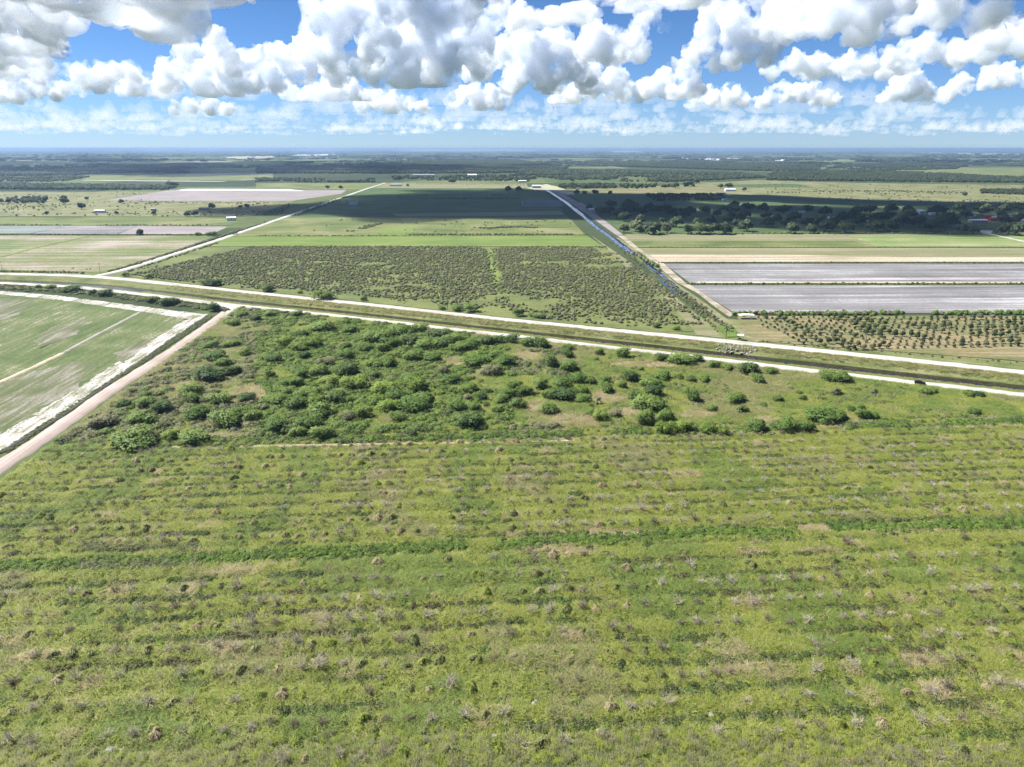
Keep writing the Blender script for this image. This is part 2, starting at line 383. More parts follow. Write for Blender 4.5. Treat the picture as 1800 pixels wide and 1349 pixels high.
# --- track and clearings in the scrub
sheet('sandy_track', [(255, 789), (430, 788.5), (750, 783), (1010, 778), (1010, 775), (750, 779.5), (430, 784.5), (255, 785)], M_TAN, .40, sub=5, jit=.4)
for q in ([(430, 690, 22, 9)], [(400, 742, 40, 10)], [(370, 770, 50, 7)], [(452, 692, 14, 14)], [(945, 715, 26, 9)], [(1010, 740, 40, 10)], [(1070, 700, 26, 10)], [(1110, 726, 30, 8)], [(925, 627, 22, 7)], [(1140, 642, 60, 5)], [(800, 637, 22, 7)], [(330, 680, 22, 8)], [(1000, 770, 30, 4)], [(1225, 730, 30, 6)], [(1350, 740, 25, 4)], [(1150, 700, 14, 8)], [(1205, 655, 25, 4)], [(1440, 970, 40, 4)], [(1320, 972, 25, 4)], [(1080, 938, 90, 3)], [(1540, 930, 60, 3)], [(280, 1150, 14, 3)], [(345, 1195, 20, 4)]):
    x, y, rx, ry = q[0]; rj = random.Random(x)
    sheet('dry_clearing', [(x + rx * math.cos(k * .349) * rj.uniform(.6, 1.2), y + ry * math.sin(k * .349) * rj.uniform(.6, 1.2)) for k in range(18)], M_TAN)
# ------------------------------------------------------------------ fields beyond the canal
SHEET_DZ[0] = .004
HORZ = 0.03
def fm(name, *c, **k):
    n = len(c); a = dict(ang=HORZ, along=.004, across=.12, patch=.012, kstreak=.5, fine=.35, fine_scale=.35); a.update(k)
    return field_mat(name, [(.30 + .42 * i / max(1, n - 1), x) for i, x in enumerate(c)], **a)
F_GREEN = fm('mown_green_strip', (.085, .13, .03), (.115, .165, .035), (.17, .20, .06), along=.006)
F_GREEN2 = fm('rank_green_pasture', (.06, .085, .025), (.095, .125, .035), (.14, .15, .055), (.20, .19, .09), kstreak=.4)
F_SCRUB = fm('overgrown_grove_floor', (.075, .095, .034), (.115, .135, .045), (.15, .165, .058), kstreak=.25, patch=.02, fine=.4)
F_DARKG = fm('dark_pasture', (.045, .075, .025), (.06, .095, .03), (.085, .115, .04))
F_DRY = fm('dry_pasture', (.095, .105, .042), (.145, .15, .066), (.205, .195, .10), kstreak=.3, fine=.4, patch=.02)
F_GREY = fm('grey_mulched_beds', (.11, .105, .105), (.155, .15, .15), (.20, .195, .195), (.34, .335, .33), along=.004, across=.13, kstreak=.62, fine=.2, contrast=1.75)
F_PEACH = fm('peach_bare_sand', (.22, .20, .13), (.32, .265, .19), (.40, .33, .25), (.44, .40, .34), kstreak=.7, across=.08)
F_SANDL = fm('trodden_sand', (.15, .14, .09), (.24, .205, .15), (.33, .285, .22), (.38, .345, .29), kstreak=.4, patch=.05)
F_OLIVE = fm('sparse_olive_rows', (.125, .135, .06), (.175, .17, .09), (.235, .21, .135), kstreak=.7)
F_MAUVE = fm('mauve_bare_soil', (.17, .15, .15), (.22, .195, .19), (.28, .25, .235), kstreak=.6)
F_PATCHY = fm('patchy_fallow', (.085, .12, .04), (.14, .155, .06), (.22, .195, .14), (.33, .29, .25), kstreak=.5, patch=.01, across=.1)
F_LROWS = fm('light_crop_rows', (.10, .15, .04), (.15, .19, .06), (.26, .26, .15), kstreak=.6, across=.14, fine=.3)
F_BLUEG = fm('bluish_mulch', (.12, .15, .13), (.16, .185, .165), (.22, .24, .225), kstreak=.7)
F_WHITE = fm('white_plastic_cover', (.70, .70, .72), (.82, .82, .84), (.86, .86, .88), kstreak=.5, rough=.4)
F_RUST = fm('rusty_orchard_soil', (.085, .105, .04), (.125, .13, .055), (.18, .155, .08), (.26, .19, .115), kstreak=.6, along=.02, across=.3, fine=.35)
F_PALE = fm('pale_far_field', (.24, .24, .15), (.32, .31, .21), (.40, .38, .29))
F_WOODF = fm('woodland_floor', (.025, .036, .016), (.04, .055, .022), (.06, .075, .03))
S = sheet
# far west, nearest first
S('west_verge', [(0, 476), (100, 478), (182, 481), (215, 472), (205, 470), (0, 470)], F_GREEN2)
S('fallow_field', [(-500, 414), (383, 415), (300, 443), (212, 471), (176, 478), (0, 474.5), (-500, 474)], F_PATCHY)
strip('field_track', line((0, 453), (60, 437), (155, 416)), 5, F_GREEN, .5, .3, 8)
S('mulched_field', [(-500, 397.5), (118, 397.5), (52, 411), (-500, 411)], F_BLUEG)
S('mulched_field', [(119, 397.5), (240, 398), (206, 412), (55, 411)], F_GREY)
S('mulched_field', [(242, 397.5), (402, 399), (372, 412), (208, 412)], F_MAUVE)
S('green_strip_west', [(-500, 381), (412, 384), (420, 391), (400, 397), (-500, 396)], F_GREEN2)
S('dry_pasture_west', [(-500, 336), (290, 338), (205, 352), (340, 354), (520, 353), (440, 381), (-500, 380)], F_DRY)
S('mauve_field', [(186, 352.5), (300, 334.5), (610, 334.5), (600, 341), (510, 354), (380, 354)], F_MAUVE)
S('white_cover', [(310, 335), (330, 332.6), (505, 333), (535, 336)], F_WHITE)
S('green_far_strip', [(450, 322), (670, 322), (640, 333), (450, 332)], F_GREEN2)
S('white_cover', [(142, 317.5), (150, 316.5), (330, 318.0), (400, 319.0), (390, 319.8), (250, 319.0)], F_PALE)
S('pasture_far_west', [(150, 309), (480, 305), (480, 314), (430, 318), (150, 315)], F_GREEN2)
S('mauve_field', [(270, 306.5), (480, 303), (480, 307), (350, 308)], F_PALE)
S('pale_field', [(0, 292), (160, 291), (150, 298), (0, 300)], F_DRY)
S('pale_field', [(280, 286), (330, 283), (410, 284), (400, 286)], F_PALE)
S('pale_field', [(0, 281.5), (140, 281), (150, 283), (0, 284)], F_PALE)
# centre block
S('overgrown_grove', [(208, 484), (236, 474), (352, 434), (1063, 434), (1120, 470), (1175, 512), (1258, 583), (1150, 584.5), (900, 560), (700, 538), (450, 512), (300, 496)], F_SCRUB)
S('mown_strip', [(354, 433.4), (404, 416.5), (1032, 415), (1060, 433.4)], F_GREEN)
S('mown_strip', [(859, 500), (851, 440), (866, 440), (876, 500)], F_GREEN, sub=10, jit=2.5)
S('rank_pasture', [(408, 416), (503, 383), (1000, 383), (1030, 415)], F_GREEN2)
S('green_patch', [(650, 412), (680, 400), (735, 398), (720, 413)], F_GREEN)
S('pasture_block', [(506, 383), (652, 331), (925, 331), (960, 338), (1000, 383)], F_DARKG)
S('dry_pasture_centre', [(660, 331), (678, 323), (925, 323), (930, 331)], F_OLIVE)
S('brown_strip', [(690, 376), (900, 373), (985, 371), (992, 378), (900, 380), (700, 381)], F_OLIVE)
S('verge', [(1258, 583), (1175, 512), (1120, 470), (1040, 415), (1063, 434), (1100, 470), (1160, 520), (1215, 575), (1225, 590), (1270, 595)], F_OLIVE)
# ditch and its banks
DL = line((1279, 593), (1266, 578), (1240, 553), (1205, 523), (1180, 503), (1150, 476), (1115, 449), (1083, 424), (1050, 400), (1020, 376), (995, 356), (975, 343), (960, 334))
DS = smooth_poly(DL, 120, 2)
strip('ditch_water', DS[10:], lambda t: 7.0 + 1.4 * math.sin(t * 40) * (1 if t < .5 else .3), W_DITCH, .42, .5, 6)
M_WEED = field_mat('bright_duckweed', [(.3, (.07, .115, .022)), (.6, (.10, .155, .03))], 0, .1, .1, .1)
S('duckweed_sheet', [(1262, 580), (1269, 571), (1275, 567), (1290, 576), (1301, 588), (1297, 593), (1280, 594)], M_WEED, .44, sub=2, jit=.3)
S('duckweed_sheet', [(1112, 452), (1122, 458), (1130, 464), (1136, 466), (1126, 456), (1118, 450)], M_WEED, .45)
S('sand_lane', [(1086, 415), (1096, 415), (1122, 436), (1165, 462), (1205, 498), (1216, 503), (1290, 553), (1283, 558), (1258, 541), (1225, 515), (1190, 497), (1148, 462), (1118, 440)], F_SANDL)
S('spoil_bank', [(1083, 418), (1090, 420), (1125, 446), (1160, 474), (1190, 500), (1225, 523), (1262, 550), (1300, 578), (1345, 598), (1330, 603), (1290, 583), (1262, 562), (1230, 536), (1200, 512), (1160, 482), (1110, 443)], F_OLIVE)
S('asphalt_lane', [(1085, 415), (1050, 390), (1010, 362), (985, 345), (965, 334), (972, 334), (998, 345), (1030, 364), (1072, 395), (1096, 414)], F_MAUVE)
S('sand_apron', [(925, 331), (960, 324), (985, 330), (1012, 341), (1003, 344), (975, 337), (950, 336)], F_PALE)
# east of the ditch
S('orchard_floor', [(1296, 556), (2300, 556), (2300, 662), (1800, 636), (1500, 613), (1345, 602), (1310, 590)], F_RUST)
S('mulched_field', [(1214, 502.5), (2500, 502.5), (2500, 551), (1292, 551)], F_GREY)
S('mulched_field', [(1168, 464.5), (2600, 464.5), (2600, 498.5), (1214, 498.5)], F_GREY)
S('white_headland', [(1226, 496), (2600, 497.6), (2600, 498.8), (1226, 498.2)], F_PEACH)
S('sandy_field', [(1122, 436.5), (2700, 437), (2700, 461), (1158, 461)], F_OLIVE)
S('sandy_field', [(1142, 449), (1400, 449), (1600, 453), (2600, 455), (2600, 461), (1158, 461)], F_PEACH)
S('crop_strip', [(1096, 415), (1486, 415), (1545, 435), (1120, 435)], F_OLIVE)
S('crop_strip', [(1110, 424.5), (1500, 424), (1545, 435.4), (1120, 435.4)], F_GREEN2)
S('crop_strip', [(1488, 415), (2600, 416), (2600, 435), (1546, 435)], F_LROWS)
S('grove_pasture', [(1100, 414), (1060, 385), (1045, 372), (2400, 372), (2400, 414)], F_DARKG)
S('dry_lane', [(1096, 415.5), (2400, 415.5), (2400, 413), (1100, 412.4)], F_OLIVE)
S('farm_meadow', [(1660, 413.5), (1670, 392), (1690, 388), (2400, 388), (2400, 415), (1700, 415)], F_GREEN2)
strip('farm_lane', line((1722, 408), (1740, 412), (1800, 425), (1900, 447)), 4.5, M_WHITE, .5, .2, 6)
S('farm_yard', [(1722, 406), (1745, 406), (1742, 411), (1728, 412)], M_WHITE, .52)
S('grey_beds', [(1010, 356), (1130, 357), (1125, 364), (1030, 364)], F_MAUVE)
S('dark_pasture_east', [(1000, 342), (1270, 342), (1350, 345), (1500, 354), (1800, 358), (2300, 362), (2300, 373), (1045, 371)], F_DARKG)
S('dry_prairie', [(1100, 331), (1330, 317), (1500, 322), (1800, 326), (2400, 330), (2400, 366), (1800, 358.5), (1500, 353), (1350, 343), (1020, 341), (985, 334)], F_DRY)
S('rusty_strip', [(1005, 333.5), (1240, 332), (1330, 334), (1240, 338), (1010, 339.5)], F_RUST)
S('dark_patch_east', [(1250, 325), (1400, 324), (1432, 330), (1280, 330)], F_DARKG)
S('green_far_field', [(950, 311), (1060, 310), (1110, 318), (985, 322), (960, 320)], F_DARKG)
S('far_meadow', [(1530, 300), (1650, 295), (1800, 295), (1800, 312), (1700, 309), (1560, 303)], F_GREEN2)
# distant pale strips of plastic and sand
for q in ([(505, 274.5), (520, 272.6), (585, 271.2), (590, 272.4), (556, 274.8)], [(690, 265.2), (720, 263.9), (940, 264.2), (940, 266), (730, 266.4)], [(1190, 277.2), (1270, 279.8), (1262, 282), (1200, 279.5)],
          [(1276, 278.6), (1300, 279), (1296, 280.6), (1278, 280.2)], [(1318, 280), (1345, 280.4), (1390, 281.2), (1384, 283), (1322, 282)], [(1540, 266.5), (1800, 271), (1800, 272.4), (1700, 271.5)],
          [(395, 276), (480, 274), (486, 277), (440, 280), (402, 279)], [(1065, 266), (1130, 266.4), (1130, 268), (1080, 268)]):
    S('distant_sheeted_field', q, F_WHITE if q[0][0] in (505, 1190, 1276, 1318) else F_PALE)
S('pond', [(232, 290.5), (262, 288.4), (318, 288.6), (296, 291.6)], F_GREY)
# ------------------------------------------------------------------ plant meshes
def leaf_cloud(seed, blobs, n, size, mat, name='foliage', out_bias=.6, shell=.55, flat=.0):
    """leaf-sized faces spread through the outer volume of several rounded masses; blobs: (x, y, z, rx, ry, rz)"""
    r = np.random.RandomState(seed)
    w = np.array([b[3] * b[4] + b[3] * b[5] for b in blobs]); w = w / w.sum()
    k = r.choice(len(blobs), n, p=w)
    B = np.array(blobs)[k]
    d = r.normal(size=(n, 3)); d /= np.linalg.norm(d, axis=1)[:, None]
    d[:, 2] = np.where(d[:, 2] < -.35, -d[:, 2], d[:, 2])
    rad = shell + (1 - shell) * r.rand(n) ** .5
    rad *= 1 + .16 * r.normal(size=n)
    c = B[:, :3] + d * B[:, 3:] * rad[:, None]
    c[:, 2] = np.maximum(c[:, 2], .05)
    nn = d * out_bias + r.normal(size=(n, 3)) * (1 - out_bias); nn[:, 2] += flat; nn /= np.linalg.norm(nn, axis=1)[:, None]
    t = np.cross(nn, r.normal(size=(n, 3))); t /= np.linalg.norm(t, axis=1)[:, None]
    b = np.cross(nn, t)
    s = (size * (.55 + .9 * r.rand(n)))[:, None]
    fl = (nn * d).sum(1) < 0; nn[fl] *= -1; b[fl] *= -1
    cn = d * .75 + nn * .45; cn[:, 2] += .2; cn /= np.linalg.norm(cn, axis=1)[:, None]
    v = np.stack([c - t * s * .5 - b * s * .35, c + t * s * .45 - b * s * .5, c + t * s * .6 + b * s * .3, c - t * s * .3 + b * s * .55], 1).reshape(-1, 3)
    me = mesh_np(name, v, np.arange(4 * n).reshape(-1, 4), mat)
    set_nrm(me, np.repeat(cn, 4, 0))
    return me
def blades(seed, n, rad, h0, h1, w, lean, mat, name='grass', dome=0.0, droop=0.0, dry=None):
    r = np.random.RandomState(seed)
    a = r.rand(n) * 6.283; q = rad * r.rand(n) ** .5
    base = np.stack([q * np.cos(a), q * np.sin(a), np.zeros(n)], 1)
    if dome: base[:, 2] = dome * np.clip(1 - (q / rad) ** 2, 0, 1) * r.rand(n)
    h = h0 + (h1 - h0) * r.rand(n)
    la = a + r.normal(size=n) * .9 if droop else r.rand(n) * 6.283
    L = np.stack([np.cos(la), np.sin(la), np.zeros(n)], 1) * (lean * h * (.4 + r.rand(n)))[:, None]
    fa = r.rand(n) * 6.283
    side = np.stack([np.cos(fa), np.sin(fa), np.zeros(n)], 1) * (w * (.6 + .8 * r.rand(n)))[:, None]
    up = np.array([0, 0, 1.0])
    mid = base + L * .4 + up * (h * .62)[:, None]
    tip = base + L * (1.1 + droop) + up * (h * (1.0 - droop * .6))[:, None]
    v = np.stack([base - side * .5, base + side * .5, mid + side * .45, mid - side * .45, tip + side * .12, tip - side * .12], 1).reshape(-1, 3)
    f = np.concatenate([np.array([[0, 1, 2, 3], [3, 2, 4, 5]]) + 6 * i for i in range(n)])
    v[:, 2] = np.maximum(v[:, 2], 0)
    V6 = v.reshape(n, 6, 3)
    gn = np.cross(V6[:, 1] - V6[:, 0], V6[:, 3] - V6[:, 0]); gn /= np.linalg.norm(gn, axis=1)[:, None] + 1e-9
    fl = gn[:, 2] < 0; gn[fl] *= -1
    V6[fl] = V6[fl][:, [1, 0, 3, 2, 5, 4]]
    cn = gn * .45 + L / (np.linalg.norm(L, axis=1)[:, None] + 1e-6) * .25; cn[:, 2] += .85; cn /= np.linalg.norm(cn, axis=1)[:, None]
    me = mesh_np(name, V6.reshape(-1, 3), f, mat)
    if dry:
        me.materials.append(dry[0]); mi_ = np.repeat((r.rand(n) < dry[1]).astype(np.int32), 2); me.polygons.foreach_set('material_index', mi_)
    set_nrm(me, np.repeat(cn, 6, 0))
    return me
def blobs_round(seed, n, rx, rz, spread=.55):
    r = random.Random(seed); out = [(0, 0, rz * .5, rx * .62, rx * .62, rz * .52)]
    for _ in range(n):
        a = r.uniform(0, 6.283); q = rx * spread * r.uniform(.5, 1); s = r.uniform(.28, .5)
        out.append((q * math.cos(a), q * math.sin(a), rz * r.uniform(.25, .72), rx * s, rx * s, rz * s * r.uniform(.7, 1)))
    return out
def twig_tree(seed, mat_t, mat_b, h=2.0, spread=1.4, n=9, fine=1.0):
    """short trunk, crooked limbs and a haze of bare twigs"""
    r = random.Random(seed); tr, br = MB(), MB()
    th = h * r.uniform(.14, .25); top = Vector((r.uniform(-.1, .1), r.uniform(-.1, .1), th))
    tr.tube((0, 0, -.15), top, .15, .11, 6)
    def grow(p, d, L, rad, lev):
        q = p + d * L * .5 + Vector((r.gauss(0, .12), r.gauss(0, .12), r.gauss(0, .08))) * L
        e = q + (d + Vector((r.gauss(0, .4), r.gauss(0, .4), r.gauss(.05, .3)))).normalized() * L * .5
        e.z = max(e.z, .1)
        if lev: br.tube(p, q, rad, rad * .8, 4, False); br.tube(q, e, rad * .8, rad * .5, 3, False)
        else: br.tube(p, e, rad, rad * .5, 3, False); return
        for k in range(5 if lev == 2 else 6):
            t = r.uniform(.2, 1); b0 = p.lerp(q, t * 2) if t < .5 else q.lerp(e, t * 2 - 1)
            nd = (d + Vector((r.gauss(0, .8), r.gauss(0, .8), r.gauss(.15, .5)))).normalized()
            grow(b0, nd, L * r.uniform(.4, .75), max(rad * .5, .012 * fine), lev - 1)
    for k in range(n):
        a = k * 6.283 / n + r.uniform(-.5, .5); el = r.uniform(.25, 1.4)
        d = Vector((math.cos(a) * math.cos(el), math.sin(a) * math.cos(el), math.sin(el)))
        grow(top - Vector((0, 0, r.uniform(0, th * .5))), d, spread * r.uniform(.45, .8), r.uniform(.028, .05) * fine, 2)
    return [('trunk', tr.mesh('trunk', mat_t)), ('crown', br.mesh('bare_branches', mat_b))]
def tussock(seed, n, rx, h, mat):
    """mound of drooping grass over a stump"""
    r = np.random.RandomState(seed)
    a = r.rand(n) * 6.283; e = np.arcsin(np.clip(r.rand(n) ** .8, 0, 1))
    lump = 1 + .22 * np.sin(a * 2 + seed) + .15 * np.sin(a * 3 - seed * 2)
    d = np.stack([np.cos(a) * np.cos(e), np.sin(a) * np.cos(e), np.sin(e)], 1)
    R3 = np.array([rx, rx, h])
    c = d * R3 * (lump * (.8 + .25 * r.rand(n)))[:, None]
    tan = np.stack([np.cos(a), np.sin(a), np.zeros(n)], 1) * np.sin(e)[:, None] - np.array([0, 0, 1.0]) * np.cos(e)[:, None]
    tan += r.normal(size=(n, 3)) * .45; tan /= np.linalg.norm(tan, axis=1)[:, None]
    sd_ = np.cross(d, tan); sd_ /= np.linalg.norm(sd_, axis=1)[:, None] + 1e-6
    L = (.3 + .5 * r.rand(n))[:, None]; w = (.03 + .045 * r.rand(n))[:, None]
    v = np.stack([c - tan * L * .5 - sd_ * w, c - tan * L * .5 + sd_ * w, c + tan * L * .5 + d * .06 + sd_ * w * .4, c + tan * L * .5 + d * .06 - sd_ * w * .4], 1)
    nn = np.cross(v[:, 1] - v[:, 0], v[:, 3] - v[:, 0]); fl = (nn * d).sum(1) < 0
    v[fl] = v[fl][:, [1, 0, 3, 2]]
    v[:, :, 2] = np.maximum(v[:, :, 2], 0)
    cn = d + r.normal(size=(n, 3)) * .3; cn[:, 2] += .25; cn /= np.linalg.norm(cn, axis=1)[:, None]
    me = mesh_np('grass_tussock', v.reshape(-1, 3), np.arange(4 * n).reshape(-1, 4), mat)
    set_nrm(me, np.repeat(cn, 4, 0))
    return me
def stem_mesh(seed, h, r0, mat, name='trunk', n=4):
    r = random.Random(seed); m = MB()
    m.tube((0, 0, -.2), (r.uniform(-.1, .1) * h, r.uniform(-.1, .1) * h, h * .55), r0, r0 * .7, 7)
    for k in range(n):
        a = k * 6.283 / n + r.uniform(-.4, .4)
        m.tube((0, 0, h * .4), (math.cos(a) * h * .5, math.sin(a) * h * .5, h * .85), r0 * .5, r0 * .2, 5)
    return m.mesh(name, mat)
M_WOOD = plain('bark', (.11, .085, .06), .9); M_DEAD = plain('weathered_grey_wood', (.40, .35, .265), .85, var=.3, scale=3); M_DEAD2 = plain('dark_dead_twigs', (.22, .185, .13), .9, var=.3)
L_GRASS = leaf_mat('fresh_grass', (.145, .19, .032), (.195, .235, .040), (.24, .26, .060), .045, .35, .6)
L_LUSH = leaf_mat('lush_grass', (.105, .16, .034), (.14, .195, .040), (.17, .215, .05), .05, .35, .6)
L_OLIVE = leaf_mat('olive_grass', (.135, .155, .052), (.18, .195, .07), (.23, .23, .095), .05, .3, .6)
L_STRAW = leaf_mat('dry_straw', (.22, .18, .095), (.30, .255, .14), (.36, .32, .19), .08, .25, .6)
L_DARK = leaf_mat('dark_weeds', (.045, .065, .02), (.065, .09, .026), (.09, .115, .035), .06, .25, .6)
L_RUSSET = leaf_mat('russet_weeds', (.055, .058, .024), (.085, .08, .036), (.115, .10, .048), .08, .2, .6)
L_VINE = leaf_mat('bright_vine_leaves', (.07, .125, .021), (.108, .172, .028), (.145, .205, .038), .12, .3, .7)
L_SCRUB = leaf_mat('grey_scrub_leaves', (.115, .125, .066), (.16, .165, .088), (.205, .20, .118), .03, .25, .8)
L_BUSHD = leaf_mat('deep_green_leaves', (.038, .072, .019), (.06, .10, .025), (.085, .128, .033), .05, .25, .7)
L_BUSHM = leaf_mat('mid_green_leaves', (.07, .12, .025), (.102, .16, .034), (.14, .195, .047), .05, .28, .7)
L_BUSHB = leaf_mat('yellow_green_leaves', (.095, .15, .024), (.13, .19, .032), (.165, .215, .045), .05, .3, .7)
L_BUSHO = leaf_mat('grey_olive_leaves', (.10, .11, .055), (.14, .145, .075), (.185, .18, .10), .05, .25, .7)
L_OAK = leaf_mat('oak_leaves', (.028, .046, .018), (.045, .066, .024), (.062, .084, .03), .02, .2, .8)
L_OAKL = leaf_mat('pale_oak_leaves', (.06, .078, .035), (.085, .105, .045), (.11, .125, .06), .02, .2, .8)
L_PINE = leaf_mat('woodland_leaves', (.026, .040, .018), (.042, .058, .024), (.065, .080, .034), .004, .2, .7)
L_CITR = leaf_mat('citrus_leaves', (.030, .05, .018), (.048, .072, .022), (.07, .095, .03), .05, .2, .8)
# ------------------------------------------------------------------ scatter of uncountable growth
def source(name, meshes):
    c = bpy.data.collections.new(name)
    for i, me in enumerate(meshes):
        o = bpy.data.objects.new('%s_%02d' % (name, i), me); c.objects.link(o)
    return c
def scatter(name, P, S_, Rz, IX, coll, label, cat=None):
    P = np.asarray(P, np.float32); n = len(P)
    me = bpy.data.meshes.new(name); me.vertices.add(n); me.vertices.foreach_set('co', P.ravel())
    for an, ty, arr in (('sc', 'FLOAT', S_), ('rz', 'FLOAT', Rz), ('ix', 'INT', IX)):
        at = me.attributes.new(an, ty, 'POINT'); at.data.foreach_set('value', np.asarray(arr, np.int32 if ty == 'INT' else np.float32))
    me.update()
    o = obj(name, me); tag(o, label, cat, kind='stuff')
    ng = bpy.data.node_groups.new(name, 'GeometryNodeTree')
    ng.interface.new_socket('Geometry', in_out='INPUT', socket_type='NodeSocketGeometry'); ng.interface.new_socket('Geometry', in_out='OUTPUT', socket_type='NodeSocketGeometry')
    N, Lk = ng.nodes, ng.links
    gi, go = N.new('NodeGroupInput'), N.new('NodeGroupOutput')
    ip = N.new('GeometryNodeInstanceOnPoints'); cinf = N.new('GeometryNodeCollectionInfo')
    cinf.inputs['Collection'].default_value = coll; cinf.inputs['Separate Children'].default_value = True; cinf.inputs['Reset Children'].default_value = True
    ip.inputs['Pick Instance'].default_value = True
    def att(nm, ty):
        a = N.new('GeometryNodeInputNamedAttribute'); a.data_type = ty; a.inputs['Name'].default_value = nm; return a.outputs['Attribute']
    cb = N.new('ShaderNodeCombineXYZ'); Lk.new(att('rz', 'FLOAT'), cb.inputs['Z'])
    Lk.new(gi.outputs[0], ip.inputs['Points']); Lk.new(cinf.outputs[0], ip.inputs['Instance']); Lk.new(att('ix', 'INT'), ip.inputs['Instance Index'])
    Lk.new(cb.outputs[0], ip.inputs['Rotation']); Lk.new(att('sc', 'FLOAT'), ip.inputs['Scale']); Lk.new(ip.outputs[0], go.inputs[0])
    md = o.modifiers.new('growth', 'NODES'); md.node_group = ng
    return o
RS = np.random.RandomState(11)
def nz(x, y, s, o=0.0): return noise.noise(Vector((x * s + o, y * s - o, o * .37)))
def poly_area_pts(px, dens, rs=RS, px_space=True):
    """uniform points inside a ground polygon given by photo pixels"""
    P = np.array([gp(*q)[:2] for q in px]) if px_space else np.array(px)
    x0, y0 = P.min(0); x1, y1 = P.max(0)
    n = int((x1 - x0) * (y1 - y0) * dens); n = min(n, 400000)
    X = np.stack([x0 + (x1 - x0) * rs.rand(n), y0 + (y1 - y0) * rs.rand(n)], 1)
    ins = np.zeros(n, bool); j = len(P) - 1
    for i in range(len(P)):
        xi, yi = P[i]; xj, yj = P[j]
        c = ((yi > X[:, 1]) != (yj > X[:, 1])) & (X[:, 0] < (xj - xi) * (X[:, 1] - yi) / (yj - yi + 1e-12) + xi)
        ins ^= c; j = i
    return X[ins]
# --- grass of the grove and scrub
GR_MATS = [L_GRASS, L_LUSH, L_OLIVE, L_STRAW, L_RUSSET]
gm = []
for mi_, mt in enumerate(GR_MATS):
    for k in range(3):
        gm.append(blades(100 + mi_ * 7 + k, 62, 1.2, .15, .75, .08, 1.15, mt, 'grass_tuft', dry=(L_STRAW, .11)))
for mi_, mt in enumerate((L_GRASS, L_LUSH, L_OLIVE, L_STRAW)):
    for k in range(2): gm.append(tussock(140 + mi_ * 3 + k, 170, .95, .62, mt))
C_GRASS = source('grass_source', gm)
def v_road(x):      # distance in y of the near road's lower edge above x
    return float(np.interp(x, RBX, RBY))
_rb = [corr(t, 'b', -3.4) for t in ts if -900 < t < 900]; _rb.sort(key=lambda p: p.x); RBX = [p.x for p in _rb]; RBY = [p.y for p in _rb]
CLEAR = [(x, y, rx, ry) for x, y, rx, ry in ((430, 690, 22, 9), (400, 742, 40, 10), (370, 770, 50, 7), (452, 692, 14, 14), (945, 715, 26, 9), (1010, 740, 40, 10), (1070, 700, 26, 10), (1110, 726, 30, 8), (925, 627, 22, 7), (1140, 642, 60, 5), (800, 637, 22, 7), (330, 680, 22, 8), (1000, 770, 30, 4), (1225, 730, 30, 6), (1350, 740, 25, 4), (1440, 970, 40, 4), (1320, 972, 25, 4), (1080, 940, 200, 6), (1540, 932, 130, 5), (1620, 1160, 40, 14), (950, 965, 60, 10), (1000, 970, 50, 8))]
def straw_zone(px_, py_):
    for x, y, rx, ry in CLEAR:
        if ((px_ - x) / rx) ** 2 + ((py_ - y) / ry) ** 2 < 1.3: return True
    return False
def on_track(x, y): return 250 < x < 1015 and abs(y - float(np.interp(x, [255, 430, 750, 1010], [787, 786.5, 781.2, 776.5]))) < 2.6
HEDGE_V = 173.6
def hedge_v(u): return HEDGE_V - 0.0 * u + 1.2 * math.sin(u * .02)
P, Sc, Rz, Ix = [], [], [], []
rr = random.Random(5)
def add_grass(x, y, s, kind):
    P.append((x, y, bed_z(x, y))); Sc.append(s); Rz.append(rr.uniform(0, 6.28)); Ix.append(kind * 3 + rr.randrange(3))
for _ in range(120000):
    v = 88 + (262 - 88) * rr.random(); hw = 95 + (v - 95) * .78
    if rr.random() > hw / 240: continue
    u = rr.uniform(-hw * 1.02, hw * 1.02) + 8
    if u < -152.5: continue
    p = at_uv(u, v); px_, py_ = proj(p)
    if not (-60 < px_ < 1860 and py_ < 1420): continue
    if on_track(px_, py_) and rr.random() < .88: continue
    if abs(v - hedge_v(u)) < 2.6 and nz(u, 7, .03, 91) >= -.45: continue
    a = nz(p.x, p.y, .035, 3); c = nz(p.x, p.y, .12, 9); ph = ((v - 134.3) / 7.9) % 1.0
    k = 0
    if a + .6 * c < -.28: k = 1
    elif a + .7 * c > .42: k = 2
    if (c > .42 and .72 < ph or c > .34 and ph < .25 and nz(p.x, p.y, .02, 77) > 0) and rr.random() < .75: k = 3
    if .42 < ph < .62 and nz(p.x, p.y, .05, 21) > .12 and rr.random() < .55: k = 4
    if straw_zone(px_, py_): k = 3 if rr.random() < .8 else 2
    if py_ > 1300 and rr.random() < .5: k = 2
    add_grass(p.x, p.y, (.75 + .5 * rr.random()) * (1 + .35 * nz(p.x, p.y, .25, 5)) * (.85 if .35 < ph < .65 else 1.05), k)
for _ in range(90000):
    x = rr.uniform(-190, 330); y = rr.uniform(235, 505)
    u, v = uv_of(Vector((x, y, 0)))
    if v < 259 or u < -153 or y > v_road(x) - 1.0: continue
    px_, py_ = proj((x, y, 0))
    if not (-40 < px_ < 1840): continue
    if rr.random() > .85: continue
    a = nz(x, y, .022, 13); c = nz(x, y, .09, 19)
    k = 2 if a + .5 * c > .12 else (1 if c < .05 else 0)
    if straw_zone(px_, py_): k = 3 if rr.random() < .7 else 2
    add_grass(x, y, (.9 + .7 * rr.random()) * 1.15, k)
